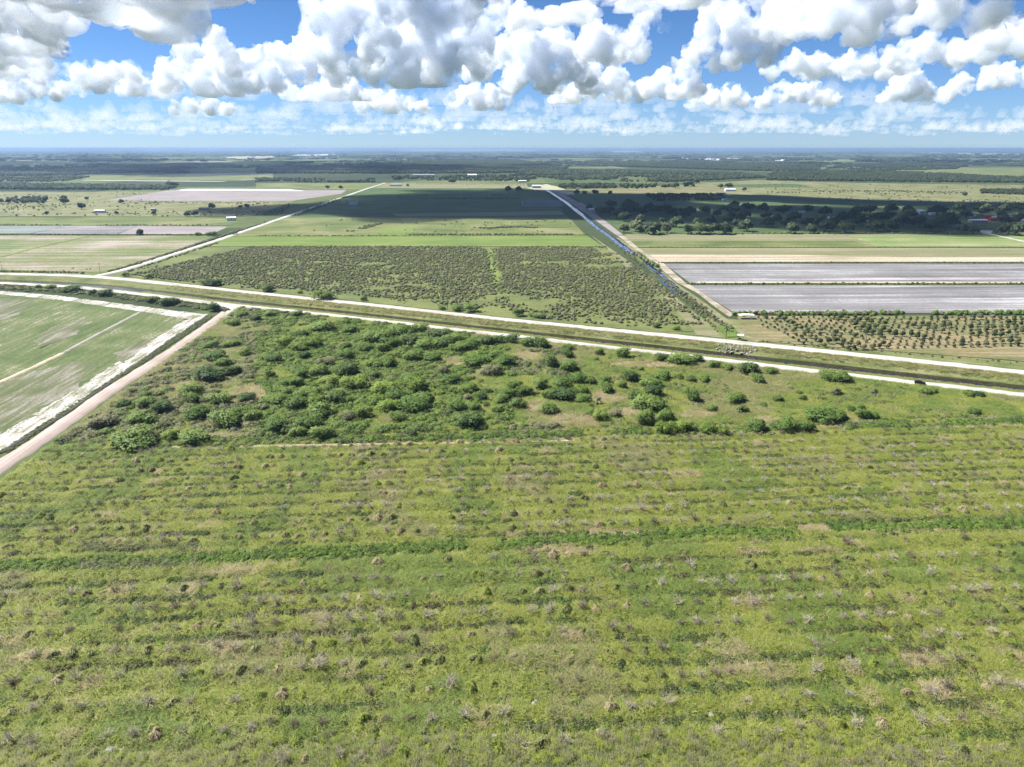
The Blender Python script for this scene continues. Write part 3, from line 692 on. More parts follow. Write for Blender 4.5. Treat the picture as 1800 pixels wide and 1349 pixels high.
# grassy verges and canal banks
for _ in range(16000):
    t = rr.uniform(-480, 330); k_ = rr.choice(((3.3, 8.0), (27, 33), (3.3, 8.0), (26, 33)))
    d = rr.uniform(*k_); d = d if d < 10 else d; n0 = nB(t); wid = nA(t) - n0
    d = d if d < 10 else d * wid / 37.5
    p = TB * t + NB * (n0 + d); px_, py_ = proj(p)
    if not (-40 < px_ < 1840): continue
    z = -.1 if d < 10 else np.interp(d, [wid * .47 + 6.2, wid * .47 + 9.4, wid - 6], [-2.9, -.55, .15])
    P.append((p.x, p.y, z)); Sc.append(rr.uniform(.45, .75) if d < 10 else rr.uniform(.6, 1.2)); Rz.append(rr.uniform(0, 6.28)); Ix.append((rr.choice((0, 2, 2, 0)) if d < 10 else rr.choice((2, 2, 0, 3, 4, 2))) * 3 + rr.randrange(3))
for _ in range(15000):      # humped tufts give the sward its lumpy relief
    v = 92 + (400 - 92) * rr.random() ** 1.5; hw = 95 + (v - 95) * .78; u = rr.uniform(-hw, hw) + 8
    p = at_uv(u, v)
    if u < -151.5 or not in_frame(p, 30) or abs(v - hedge_v(u)) < 3 or p.y > v_road(p.x) - 2: continue
    ph = ((v - 134.3) / 7.9) % 1.0
    if v < 257 and rr.random() < .35 and .3 < ph < .7: continue
    q = proj(p)
    if on_track(*q): continue
    kd = rr.choice((0, 0, 0, 1, 2, 2)); kd = 3 if straw_zone(*q) and rr.random() < .6 else kd
    P.append((p.x, p.y, bed_z(p.x, p.y) - .05)); Sc.append(rr.uniform(.45, 1.15)); Rz.append(rr.uniform(0, 6.28)); Ix.append(15 + kd * 2 + rr.randrange(2))
scatter('grass', P, Sc, Rz, Ix, C_GRASS, 'rough green and straw grass covering the grove, scrub and canal banks', 'grass')
print('grass', len(P), time.time() - T0)
# --- broad-leaved weeds: furrow lines, hedge vine, low scrub
wm = []
for i, mt in enumerate((L_DARK, L_BUSHM, L_VINE, L_BUSHO, L_RUSSET)):
    for k in range(2): wm.append(leaf_cloud(300 + i * 5 + k, blobs_round(i * 3 + k, 6, 1.5, .85, .75), 230, .22, mt, 'weed_clump'))
C_WEED = source('weed_source', wm)
P, Sc, Rz, Ix = [], [], [], []
def add_weed(x, y, s, kind, z=0.0):
    P.append((x, y, z)); Sc.append(s); Rz.append(rr.uniform(0, 6.28)); Ix.append(kind * 2 + rr.randrange(2))
for k in range(-5, 16):
    v0 = 134.3 + 7.9 * k + 3.9
    for _ in range(int(900)):
        u = rr.uniform(-152, 215); v = v0 + rr.gauss(0, .6); p = at_uv(u, v)
        if not in_frame(p, 30) or abs(v - HEDGE_V) < 4: continue
        g = nz(u, v0, .045, 31) + .45 * nz(u, v0, .16, 8)
        if g < .0: continue
        kd = 0 if nz(u, v0, .03, 55) < .3 else 4
        if rr.random() < .25: kd = rr.choice((1, 3))
        add_weed(p.x, p.y, rr.uniform(.45, .95), kd, .05)
for _ in range(900):     # scattered weeds
    v = rr.uniform(92, 255); u = rr.uniform(-150, 215); p = at_uv(u, v)
    if in_frame(p, 30): add_weed(p.x, p.y, rr.uniform(.25, .6), rr.choice((0, 1, 1, 3, 4)))
for _ in range(3400):     # brown-green diagonal band across the rows at right and dark clumps near the hedge
    u = rr.uniform(-152, 215); hv = hedge_v(u) + rr.gauss(0, 1.35 + .9 * nz(u, 4, .06, 44)) + (nz(u, 0, .05, 3) * 2.2)
    p = at_uv(u, hv)
    if not in_frame(p, 30): continue
    gap = nz(u, 7, .03, 91) < -.45
    if gap: continue
    add_weed(p.x, p.y, rr.uniform(.5, 1.05), 2 if rr.random() < .68 else rr.choice((1, 1, 0)))
for _ in range(260):
    q = rr.random(); px_, py_ = 1440 + 330 * q + rr.gauss(0, 22), 965 + 320 * q + rr.gauss(0, 10)
    p = gp(px_, py_); add_weed(p.x, p.y, rr.uniform(.5, .95), rr.choice((0, 4, 4, 3, 0)))
for _ in range(420):
    px_, py_ = rr.uniform(140, 350), rr.choice((rr.gauss(995, 5), rr.gauss(963, 4)))
    p = gp(px_, py_); add_weed(p.x, p.y, rr.uniform(.6, 1.1), rr.choice((3, 3, 0, 4)))
for _ in range(120):
    p = gp(rr.gauss(935, 28), rr.gauss(985, 8)); add_weed(p.x, p.y, rr.uniform(.5, .9), rr.choice((3, 4, 3)))
for _ in range(22000):    # low scrub in the thicket zone
    x = rr.uniform(-190, 330); y = rr.uniform(240, 500); u, v = uv_of(Vector((x, y, 0)))
    if v < 258 or u < -151 or y > v_road(x) - 2.5: continue
    px_, py_ = proj((x, y, 0))
    if not (-40 < px_ < 1840) or straw_zone(px_, py_): continue
    g = nz(x, y, .03, 41) + .5 * nz(x, y, .1, 47) + (.45 if 420 < px_ < 830 else .12 if px_ < 1000 else .10)
    if g < 0.02: continue
    add_weed(x, y, rr.uniform(.8, 2.1) if px_ < 1000 else rr.uniform(.4, 1.3), rr.choice((1, 1, 1, 0, 2) if 450 < px_ < 900 else (1, 3, 3, 0, 3, 3)))
for _ in range(1500):     # bright bramble band at the lower edge of the thicket
    px_ = rr.uniform(280, 1800); py_ = np.interp(px_, [280, 750, 1000, 1800], [778, 770, 764, 742]) + rr.gauss(0, 3.2)
    if nz(px_, 0, .012, 5) < -.25: continue
    p = gp(px_, py_); add_weed(p.x, p.y, rr.uniform(.8, 1.5), rr.choice((2, 2, 1, 0)))
for _ in range(900):     # weeds between the near road and the sand margin, and by the field ditch
    px_ = rr.uniform(-10, 400); py_ = np.interp(px_, [0, 125, 250, 400], [505, 512, 527, 546]) + rr.gauss(0, 2.0)
    p = gp(px_, py_)
    if p.y < v_road(p.x) - 1: add_weed(p.x, p.y, rr.uniform(.7, 1.5), rr.choice((3, 3, 0, 1, 4)))
for _ in range(1400):
    q = rr.random() * .98; p0 = gp(366, 556).lerp(gp(-20, 806), q); p = p0 + Vector((rr.uniform(.6, 4.2), 0, 0))
    add_weed(p.x, p.y, rr.uniform(.3, .6), rr.choice((3, 1, 3, 0)))
scatter('weeds', P, Sc, Rz, Ix, C_WEED, 'dark weeds in the furrows and bright leafy vine band across the grove', 'weeds')
# --- tall reeds along the bottom edge
rm = [blades(400 + k, 90, .9, 1.0, 2.1, .09, .22, (L_OLIVE, L_GRASS, L_BUSHO)[k], 'reed_clump') for k in range(3)]
C_REED = source('reed_source', rm)
P, Sc, Rz, Ix = [], [], [], []
for _ in range(5200):
    px_ = rr.uniform(-40, 1840); lim = np.interp(px_, [0, 300, 600, 1000, 1300, 1800], [1345, 1335, 1318, 1300, 1295, 1322])
    py_ = rr.uniform(1285, 1420)
    if py_ < lim + rr.gauss(0, 14) + 22 * nz(px_, py_, .012, 6): continue
    p = gp(px_, py_); P.append((p.x, p.y, 0)); Sc.append(rr.uniform(.45, .95)); Rz.append(rr.uniform(0, 6.28)); Ix.append(rr.randrange(3))
scatter('reeds', P, Sc, Rz, Ix, C_REED, 'tall olive reeds massed along the bottom edge of the grove', 'reeds')
# --- scrub of the overgrown grove beyond the canal
sm = [leaf_cloud(500 + k, blobs_round(40 + k, 5, 1.7, 1.8), 130, .5, (L_SCRUB, L_SCRUB, L_BUSHM, L_OLIVE)[k], 'scrub_bush') for k in range(4)]
sm.append(twig_tree(77, M_DEAD2, M_DEAD2, 2.2, 1.6, 6, 2.0)[1][1])
C_SCRUB = source('scrub_source', sm)
X = poly_area_pts([(226, 484), (443, 434), (1063, 434), (1120, 470), (1175, 512), (1240, 575), (1150, 581), (900, 556), (700, 534), (450, 509), (300, 494)], .24)
P, Sc, Rz, Ix = [], [], [], []
for x, y in X:
    px_, py_ = proj((x, y, 0))
    lane = abs(px_ - np.interp(py_, [434, 560], [862, 886]) + 5 * nz(x, y, .03, 2)) < 8 and py_ < 500
    if lane and rr.random() < .8: continue
    g = .6 * nz(x, y, .012, 61) + .6 * nz(x, y, .06, 63)
    if py_ > 520: g -= .04
    if px_ > 800 and 505 < py_ < 565: g += .12
    if py_ > np.interp(px_, [200, 450, 700, 900, 1250], [486, 508, 531, 553, 580]) - 4: g -= .28
    if px_ > np.interp(py_, [434, 470, 512, 575], [1040, 1085, 1140, 1205]): g -= .25
    if g < -.45 + .4 * rr.random(): continue
    P.append((x, y, 0)); Sc.append(rr.uniform(.35, .95)); Rz.append(rr.uniform(0, 6.28)); Ix.append(rr.choice((0, 0, 1, 1, 1, 2, 3, 4, 4)))
scatter('grove_scrub', P, Sc, Rz, Ix, C_SCRUB, 'grey-green scrub covering the abandoned grove beyond the canal', 'scrub')
print('scrub', len(P), time.time() - T0)
# --- hedgerows and verge growth between the far fields
P, Sc, Rz, Ix = [], [], [], []
def hedge(px, dens, s0, s1, jit=1.2, kinds=(0, 2, 3)):
    Q = line(*px); L = sum((Q[i] - Q[i - 1]).length for i in range(1, len(Q)))
    for q in resample(Q, max(2, int(L * dens))):
        if not in_frame(q, 60): continue
        if nz(q.x, q.y, .02, 3) < -.35 and jit > 1: continue
        P.append((q.x + rr.gauss(0, jit), q.y + rr.gauss(0, jit), 0)); Sc.append(rr.uniform(s0, s1)); Rz.append(rr.uniform(0, 6.28)); Ix.append(rr.choice(kinds))
hedge([(1295, 554), (1800, 553), (1900, 553)], 1.1, .9, 1.5, 2.0, (2, 2, 2, 0)); hedge([(1210, 500.3), (1420, 500), (1800, 500)], .6, .4, .9); hedge([(1160, 463), (1800, 463)], .5, .4, .9, .8)
hedge([(1120, 435.5), (1800, 435.8)], .4, .3, .7, .8); hedge([(1100, 412), (1680, 411.5)], .3, .7, 1.3, 3); hedge([(0, 413.3), (390, 414)], .5, .5, 1.0); hedge([(0, 396.5), (400, 397)], .35, .6, 1.1, 1.5)
hedge([(455, 415.5), (720, 415.3), (1028, 414.5)], .35, .5, 1.0, 1.2); hedge([(720, 413.5), (1028, 413.6)], .8, .7, 1.3, 1.5, (0, 1, 0))
hedge([(0, 478.5), (100, 479.5), (150, 481)], .8, .5, 1.0, 1.0); hedge([(195, 478), (262, 459), (330, 437), (385, 418), (470, 391)], .5, .6, 1.1, 1.2); hedge([(215, 482), (262, 467), (330, 445), (385, 427)], .3, .6, 1.0, 1.0)
hedge([(1100, 444), (1140, 474), (1180, 503), (1230, 540), (1262, 566), (1290, 586)], 1.0, .4, .9, 1.6, (0, 1, 0)); hedge([(1072, 424), (1110, 452), (1150, 482), (1195, 520), (1262, 582)], .7, .3, .6, .8, (0, 3)); hedge([(1118, 447), (1130, 456), (1152, 470), (1160, 478)], .5, 1.2, 1.9, 1.2, (2, 0))
hedge([(520, 380), (560, 365), (610, 347)], .4, .9, 1.6, 3); hedge([(620, 408), (645, 400), (668, 393)], 1.6, .8, 1.4, 3.5, (0, 1, 2)); hedge([(850, 403), (900, 400), (940, 401)], 1.2, .8, 1.3, 4, (0, 1, 2)); hedge([(470, 378), (520, 360)], .5, .8, 1.4, 8, (2, 2, 3))
hedge([(700, 349), (800, 350), (920, 350)], .4, .8, 1.5, 5, (2, 2)); hedge([(560, 358), (640, 356)], .3, .8, 1.5, 8, (2, 2)); hedge([(720, 343), (930, 343)], .3, .6, 1.2, 5, (2, 2)); hedge([(735, 325), (920, 326)], .12, .9, 1.3, 1, (2, 0)); hedge([(735, 323), (920, 324)], .12, .9, 1.3, 1, (2, 0))
hedge([(1330, 601), (1500, 615), (1800, 640)], .3, .3, .6, 1.5, (0, 3)); hedge([(60, 378), (330, 375)], .1, .5, 1.2, 12, (0, 2, 3)); hedge([(220, 358), (480, 357)], .2, .5, 1.2, 10, (0, 2)); hedge([(0, 368), (250, 352)], .2, .5, 1.2, 8, (0, 2, 3))
hedge([(1400, 338), (1560, 336), (1680, 340)], .3, .8, 1.5, 14, (0, 2)); hedge([(1380, 334), (1700, 338)], .25, .8, 1.5, 14, (0, 2)); hedge([(1500, 355), (1800, 356)], .2, .8, 1.5, 10, (2, 2))
def tufts(px, n, s0, s1, kinds):
    for x, y in poly_area_pts(px, n):
        if in_frame((x, y, 0), 20) and nz(x, y, .012, 88) > -.15: P.append((x, y, 0)); Sc.append(rr.uniform(s0, s1)); Rz.append(rr.uniform(0, 6.28)); Ix.append(rr.choice(kinds))
tufts([(0, 358), (200, 354), (500, 355), (440, 381), (0, 381)], .0022, .5, 1.6, (0, 1, 2, 3)); tufts([(0, 338), (280, 339), (200, 352), (0, 352)], .0014, .6, 1.6, (0, 2)); tufts([(520, 414), (600, 386), (1000, 384), (1026, 413)], .0015, .4, 1.1, (0, 0, 3))
tufts([(1330, 342), (1800, 346), (1800, 357), (1500, 352)], .0016, .7, 1.5, (0, 1, 2)); tufts([(1330, 322), (1800, 328), (1800, 334), (1330, 333)], .0006, .8, 1.7, (0, 2)); tufts([(0, 460), (180, 476), (0, 476)], .003, .3, .7, (0, 3)); tufts([(212, 482), (300, 457), (352, 436), (380, 436), (300, 492)], .02, .4, .9, (0, 0, 3, 4)); tufts([(1225, 545), (1180, 505), (1120, 462), (1060, 432), (1090, 470), (1150, 520), (1215, 580), (1262, 592)], .015, .25, .55, (0, 3))
scatter('hedgerow', P, Sc, Rz, Ix, C_SCRUB, 'low hedgerow growth lining the far fields, ditch and farm road', 'hedgerow')
# --- far woods: single crowns near, clumps of crowns farther off
def far_tree(seed, mat):
    return leaf_cloud(seed, blobs_round(seed, 6, 4.2, 6.5, .6), 110, 2.1, mat, 'wood_crown', .55, .7)
def far_clump(seed, mat):
    r = random.Random(seed); B = []
    for _ in range(14): B.append((r.uniform(-26, 26), r.uniform(-20, 20), r.uniform(2.5, 5), r.uniform(5, 9), r.uniform(5, 9), r.uniform(4, 6.5)))
    return leaf_cloud(seed, B, 260, 5.0, mat, 'wood_clump', .6, .75)
fmz = [far_tree(600 + k, (L_PINE, L_PINE, L_OAK, L_OAKL)[k]) for k in range(4)] + [far_clump(620 + k, L_PINE) for k in range(3)]
C_WOOD = source('wood_source', fmz)
P, Sc, Rz, Ix = [], [], [], []
def wood(px, spacing, s0=.8, s1=1.3, kinds=(0, 1, 2), thin=-.5, ns_=.006):
    for x, y in poly_area_pts(px, 1.0 / spacing ** 2):
        if not in_frame((x, y, 0), 30) or nz(x, y, ns_, 71) + .5 * nz(x, y, ns_ * 4, 73) < thin: continue
        P.append((x, y, 0)); Sc.append(rr.uniform(s0, s1)); Rz.append(rr.uniform(0, 6.28)); Ix.append(rr.choice(kinds))
wood([(0, 301), (60, 302), (200, 293), (350, 289.5), (345, 296), (250, 303), (120, 309), (0, 310)], 10, .9, 1.5, thin=-.4)
wood([(0, 310), (120, 309.5), (160, 312), (100, 321), (0, 320)], 11, .5, .9, (0, 2, 3), -.1)
wood([(0, 324), (100, 326), (290, 329), (313, 331), (290, 335), (0, 334)], 8.5, .8, 1.2)
wood([(450, 297), (560, 293), (700, 289), (735, 282.5), (900, 282), (960, 288), (1000, 297), (960, 305), (700, 306), (450, 305.5)], 12.5, .9, 1.5, thin=-.55)
wood([(450, 315), (660, 316), (660, 322), (450, 321)], 13, .8, 1.1, thin=-.1)
wood([(690, 310), (960, 309), (930, 320), (780, 318), (690, 318)], 19, .8, 1.2, thin=-.05)
wood([(905, 306), (985, 299), (1100, 300), (1300, 305), (1350, 313), (1180, 321), (1000, 319)], 12, .7, 1.2, (0, 2, 3), -.25)
wood([(1055, 285), (1200, 286), (1350, 288), (1440, 291), (1440, 300), (1350, 302), (1080, 293)], 13, .9, 1.4)
wood([(1350, 306), (1450, 300.5), (1600, 304), (1800, 314), (1860, 316), (1860, 323), (1650, 321), (1350, 318)], 11, .8, 1.3, thin=-.35)
wood([(1722, 335), (1860, 334), (1860, 345), (1725, 341)], 8, .6, .9)
wood([(1480, 290), (1600, 287), (1700, 290), (1680, 298), (1560, 301), (1450, 297)], 14, .8, 1.2, thin=-.2)
wood([(1345, 338), (1700, 336), (1690, 344), (1345, 341)], 22, .25, .45, (0, 3), -.1)
wood([(980, 327), (1080, 325), (1085, 332), (985, 332)], 13, .9, 1.3, (0, 2)); wood([(1085, 327), (1225, 321), (1225, 329), (1100, 333)], 17, .9, 1.3, (0, 2), -.1)
wood([(1135, 344), (1268, 344), (1272, 353), (1150, 354)], 8.5, .7, 1.0, (2, 0))
wood([(10, 352), (30, 349), (80, 349), (80, 358), (15, 359)], 10, .6, .9)
for _ in range(5200):        # distant tree country out to the horizon
    D = 3300 * math.exp(rr.random() * 2.0); x = rr.uniform(-.78, .78) * D
    g = nz(x, D, 1 / 1500.0, 81) + .6 * nz(x, D, 1 / 420.0, 83)
    if g < .02: continue
    P.append((x, D, 0)); Sc.append(rr.uniform(.7, 1.25)); Rz.append(rr.gauss(0, .3)); Ix.append(4 + rr.randrange(3))
scatter('woodland', P, Sc, Rz, Ix, C_WOOD, 'dark belts of woodland stretching from the far fields to the horizon', 'woodland')
print('woods', len(P), time.time() - T0)
# ------------------------------------------------------------------ individual plants
def px_w(p):        # metres per photo pixel at a place
    return ((Vector(p) - Vector((0, 0, CAM_H))).y * CP + (CAM_H - p[2]) * SP) / FPX
# --- dead citrus trees and overgrown stumps in the rows of the grove
DEAD = [twig_tree(700 + k, M_DEAD, (M_DEAD, M_DEAD, M_DEAD2)[k % 3], 2.0, 1.75, 9 + k % 4, 1.0) for k in range(9)]
TUS = [tussock(800 + k, 460, 1.0, 1.0, (L_STRAW, L_OLIVE, L_GRASS, L_OLIVE, L_GRASS, L_OLIVE)[k]) for k in range(6)]
cand = []
for k in range(-5, 16):
    v0 = 134.3 + 7.9 * k
    if k == 5: continue
    n = 0
    u = -150 + rr.uniform(0, 4)
    while u < 225:
        u += 4.1 + rr.gauss(0, .5)
        v = v0 + rr.gauss(0, .35)
        p = at_uv(u, v); p.z = bed_z(p.x, p.y)
        if not in_frame(p, 0) or proj(p)[1] > 1346: continue
        gapn = nz(u, v0, .03, 15)
        if rr.random() < (.14 if k != 4 else .6) + (.45 if gapn > .45 else 0): continue
        t = 'd' if rr.random() < .60 + .25 * nz(u, v0, .02, 35) + (.15 if u > 20 else 0) else 't'
        cand.append((p, k, t))
cand.sort(key=lambda c: (c[0] - Vector((0, 0, CAM_H))).length)
used = {'d': 0, 't': 0}; near = []; rest = []
for c in cand:
    if used[c[2]] < 290: used[c[2]] += 1; near.append(c)
    else: rest.append(c)
rowsk = {}
for c in near: rowsk.setdefault((c[1], c[2]), []).append(c)
ks = sorted(set(c[1] for c in near))
rowname = {k: (ordw(i + 1) + ' grove row from bottom') for i, k in enumerate(ks)}
for (k, t), L_ in sorted(rowsk.items()):
    L_.sort(key=lambda c: proj(c[0])[0])
    for i, (p, _, _) in enumerate(L_):
        h = ' in the ' + rowname[k]
        if t == 'd':
            big = rr.random() < .06; s = rr.uniform(.85, 1.4) * (1.45 if big else 1)
            vi = rr.randrange(9)
            o = place('dead_citrus_tree', DEAD[vi], p, rr.uniform(0, 6.28), (s, s, s * rr.uniform(.8, 1.15)), (rr.gauss(0, .12), rr.gauss(0, .12)))
            tag(o, '%sdead tree, %s from left among dead trees%s' % ('large ' if big else '', ordw(i + 1), h), 'dead tree', 'dead citrus trees in the abandoned grove')
        else:
            vi = rr.choice((0, 0, 1, 1, 2, 3, 4, 5)); s = rr.uniform(.8, 1.45)
            o = obj('grass_tussock', TUS[vi], None, p); o.rotation_euler = (0, 0, rr.uniform(0, 6.28)); o.scale = (s, s, s * rr.uniform(.8, 1.2))
            tag(o, '%s grass tussock, %s from left among tussocks%s' % ({0: 'straw-coloured', 4: 'green', 2: 'green'}.get(vi, 'olive'), ordw(i + 1), h), 'tussock', 'grass tussocks over stumps in the grove')
C_REST = source('stump_source', [d[1][1] for d in DEAD] + TUS)
scatter('distant_stumps', [c[0][:] for c in rest], [rr.uniform(.8, 1.25) for c in rest], [rr.uniform(0, 6.28) for c in rest], [rr.randrange(9) if c[2] == 'd' else 9 + rr.choice((0, 1, 2, 3, 4, 5)) for c in rest], C_REST, 'smaller dead trees and tussocks in the far rows of the grove', 'dead trees')
print('stumps', len(near), len(rest), time.time() - T0)
# --- bushes of the thicket, read off the photograph: (x, y, width) in a crop with origin and scale
def crop(ox, oy, s, L): return [(ox + a / s, oy + b / s, w / s, (q[0] if q else None)) for a, b, w, *q in L]
BUSH = crop(0, 480, 3.647, [(1540, 270, 90), (1500, 325, 80), (1350, 465, 110), (1480, 455, 110), (1370, 535, 140), (1430, 580, 120), (1350, 650, 230, 'd'), (1490, 630, 130, 'd'), (1225, 760, 150), (1235, 815, 120), (930, 785, 70), (795, 850, 90, 'd'), (950, 840, 130), (1045, 870, 150, 'd'), (1270, 915, 150), (900, 940, 170), (880, 1060, 300), (1450, 950, 190), (1560, 900, 160), (1100, 1055, 120, 'b'), (1250, 1060, 200), (600, 130, 60, 'd'), (680, 135, 80, 'd'), (980, 175, 80), (1080, 185, 130, 'd'), (1370, 230, 90, 'd'), (330, 95, 60), (470, 105, 100), (250, 92, 50), (700, 960, 140, 'o'), (620, 980, 110, 'o'), (1160, 960, 50)])
BUSH += crop(350, 530, 4, [(690, 95, 80), (500, 95, 90), (400, 125, 90, 'd'), (860, 180, 170), (1030, 150, 60), (730, 230, 100), (1060, 210, 90), (1030, 320, 90), (740, 390, 90, 'd'), (520, 415, 110, 'd'), (330, 370, 90), (1050, 385, 110), (890, 430, 130, 'o'), (850, 500, 150), (1020, 490, 180, 'd'), (1230, 445, 130), (1340, 440, 140), (1220, 520, 110, 'd'), (720, 530, 130), (500, 520, 100), (600, 580, 100), (690, 580, 110), (560, 690, 160), (680, 720, 160), (640, 640, 120), (780, 650, 140), (950, 690, 140, 'd'), (1030, 710, 90), (850, 780, 200), (830, 720, 150, 'b'), (1300, 620, 170, 'b'), (1250, 690, 170, 'b'), (1400, 660, 200), (1520, 600, 170, 'b'), (1480, 550, 150), (1580, 680, 170), (1500, 730, 200), (1330, 740, 160, 'b'), (1390, 820, 120), (540, 890, 170), (630, 920, 100, 'd'), (700, 930, 120), (780, 870, 160), (860, 940, 150), (1490, 930, 100, 'd'), (340, 685, 130, 'd'), (150, 700, 140), (180, 840, 180), (290, 800, 140), (380, 810, 130), (1250, 250, 170), (1400, 210, 150), (1550, 190, 130), (1650, 230, 130, 'd'), (1480, 280, 160, 'd'), (1350, 290, 160), (1600, 310, 160), (1730, 290, 150, 'd'), (1180, 330, 120), (1290, 340, 100), (1520, 390, 150), (1640, 400, 130), (1420, 380, 110), (600, 300, 120, 'b'), (800, 300, 140, 'b'), (700, 330, 130, 'b'), (920, 560, 150, 'b'), (1100, 590, 150, 'b'), (1160, 790, 140), (1050, 820, 110, 'o'), (460, 750, 70, 'o')])
BUSH += crop(750, 530, 4, [(870, 450, 110, 't'), (1000, 470, 130), (560, 650, 150), (690, 640, 110), (860, 760, 140), (950, 650, 180, 'd'), (860, 670, 110), (960, 580, 120), (1060, 550, 120), (1140, 560, 110), (1090, 690, 110), (1090, 630, 90, 'b'), (1265, 620, 120), (1250, 560, 90), (1435, 540, 120, 'd'), (1480, 680, 130), (1560, 720, 200), (1600, 640, 140, 'd'), (1570, 580, 140), (1640, 530, 110), (1540, 840, 150), (1680, 820, 140), (1220, 815, 130, 'b'), (1320, 795, 90, 'o'), (290, 690, 80, 'o'), (220, 750, 120), (330, 750, 90), (500, 770, 110), (390, 680, 80, 'd'), (310, 840, 220, 'd'), (640, 730, 130), (530, 700, 110), (340, 420, 180), (560, 430, 150), (500, 380, 120), (440, 500, 130, 'o'), (620, 600, 110), (790, 590, 120), (300, 620, 140, 'b'), (180, 560, 120), (120, 500, 100, 'o'), (100, 230, 150, 'd'), (200, 260, 150), (300, 300, 150), (230, 330, 120), (400, 290, 130, 'd'), (500, 280, 110), (600, 280, 100), (700, 300, 110), (800, 305, 130), (990, 330, 90), (990, 380, 100, 'd'), (1210, 365, 90), (1380, 380, 110), (1190, 410, 45), (1505, 480, 50), (1155, 735, 45, 'd'), (1150, 790, 70), (1370, 600, 80)])
BUSH += crop(1150, 530, 5.143, [(80, 520, 140, 'd'), (240, 520, 220), (380, 530, 130), (530, 580, 110), (850, 620, 180, 'd'), (1060, 640, 120), (650, 600, 130), (330, 710, 110, 'd'), (440, 710, 110), (220, 690, 90), (60, 680, 130), (930, 715, 120), (720, 880, 190), (340, 870, 190), (510, 975, 90), (800, 985, 110, 'b'), (980, 940, 70), (1120, 890, 110, 'd'), (1230, 790, 50), (1310, 830, 70), (1330, 880, 90), (1640, 835, 100, 'o'), (1120, 1005, 40), (900, 1140, 180), (1180, 1130, 230), (1370, 1150, 180), (1530, 1040, 280), (1650, 1040, 190), (1690, 700, 180), (1560, 690, 150), (1780, 985, 90), (250, 1150, 170, 'b'), (100, 1170, 170, 'b'), (480, 1170, 150, 'b'), (620, 1180, 140, 'b')])
BUSH += crop(1450, 530, 5.143, [(130, 690, 150), (445, 830, 70, 'o'), (680, 785, 60), (905, 822, 110), (960, 815, 95), (1290, 840, 110), (1390, 850, 100, 'd'), (330, 1040, 140), (420, 1040, 110), (1330, 1000, 120), (1070, 1140, 80, 'd'), (320, 970, 90), (520, 915, 60, 'o'), (870, 1090, 60)])
NEARN = len(BUSH)
BUSH += crop(750, 530, 4, [(640, 92, 80, 'd'), (740, 100, 50), (795, 105, 80), (1615, 175, 70, 'd'), (1750, 193, 60), (220, 52, 90), (310, 60, 100), (110, 50, 50)]) + crop(450, 370, 4, [(80, 550, 120, 'd'), (310, 578, 40), (480, 600, 150), (760, 630, 50)]) + crop(0, 370, 4, [(1500, 510, 120, 'd'), (1440, 515, 80), (1040, 470, 60), (880, 455, 50), (985, 168, 45), (1390, 172, 45), (1490, 170, 75), (1640, 160, 60), (1330, 12, 40), (1370, 10, 40)])
def bush_parts(seed, mat, tall=False, nleaf=1500):
    rx = 1.0; rz = 1.9 if tall else .95 + .25 * ((seed * 7) % 5) / 5
    B = blobs_round(seed, 9 + seed % 4, rx, rz, .62)
    return [('foliage', leaf_cloud(seed, B, nleaf, .085, mat, 'bush_foliage', .5, .72)), ('stem', stem_mesh(seed, rz * .6, .05, M_WOOD, 'stem', 5))]
BV = {'d': [bush_parts(900 + k, L_BUSHD) for k in range(4)], 'm': [bush_parts(910 + k, L_BUSHM) for k in range(5)], 'b': [bush_parts(920 + k, L_BUSHB) for k in range(3)], 'o': [bush_parts(930 + k, L_BUSHO) for k in range(3)], 't': [bush_parts(940, L_BUSHD, True)]}
TONE = {'d': 'dark green', 'm': 'mid green', 'b': 'yellow-green', 'o': 'grey-olive', 't': 'tall dark'}
recs = []
for i, (x, y, w, c) in enumerate(BUSH):
    c = c or 'm'; p = gp(x, y + .16 * w); W_ = w * px_w(p)
    if i < NEARN and p.y > v_road(p.x) - W_ * .45: p.y = min(p.y, v_road(p.x) - W_ * .42)
    q = proj(p)
    if i >= NEARN: loc = 'on the verge beyond the far white road' if y > 430 else 'by the mulched fields west of the farm road'
    elif y < 530 or (x < 405 and y < 548): loc = 'between the near white road and the crop field'
    elif p.y > v_road(p.x) - 16: loc = 'beside the near white road'
    elif uv_of(p)[0] < -95: loc = 'near the pinkish dirt road'
    elif uv_of(p)[1] < 278: loc = 'along the lower edge of the thicket'
    elif x < 760: loc = 'inside the dense thicket'
    elif x < 1180: loc = 'around the dry clearings'
    else: loc = 'in the open scrub at right'
    size = 'small' if W_ < 4.2 else ('broad' if W_ > 10 else 'rounded')
    recs.append((p, W_, c, loc, size, q[0]))
grp = {}
for r_ in recs: grp.setdefault((r_[2], r_[3], r_[4]), []).append(r_)
for (c, loc, size), L_ in grp.items():
    L_.sort(key=lambda r_: r_[5])
    for i, (p, W_, *_x) in enumerate(L_):
        s = W_ * .58 * rr.uniform(.95, 1.1)
        o = place('bush', rr.choice(BV[c]), (p.x, p.y, 0), rr.uniform(0, 6.28), (s * rr.uniform(.9, 1.2), s * rr.uniform(.85, 1.1), min(s, 3.6 + .25 * s) * rr.uniform(.75, 1.0)))
        lab = '%s %s bush %s' % (size, TONE[c], loc)
        if len(L_) > 1: lab += ', %s from left' % ordw(i + 1)
        tag(o, lab, 'bush', 'bushes of the thicket and verges')
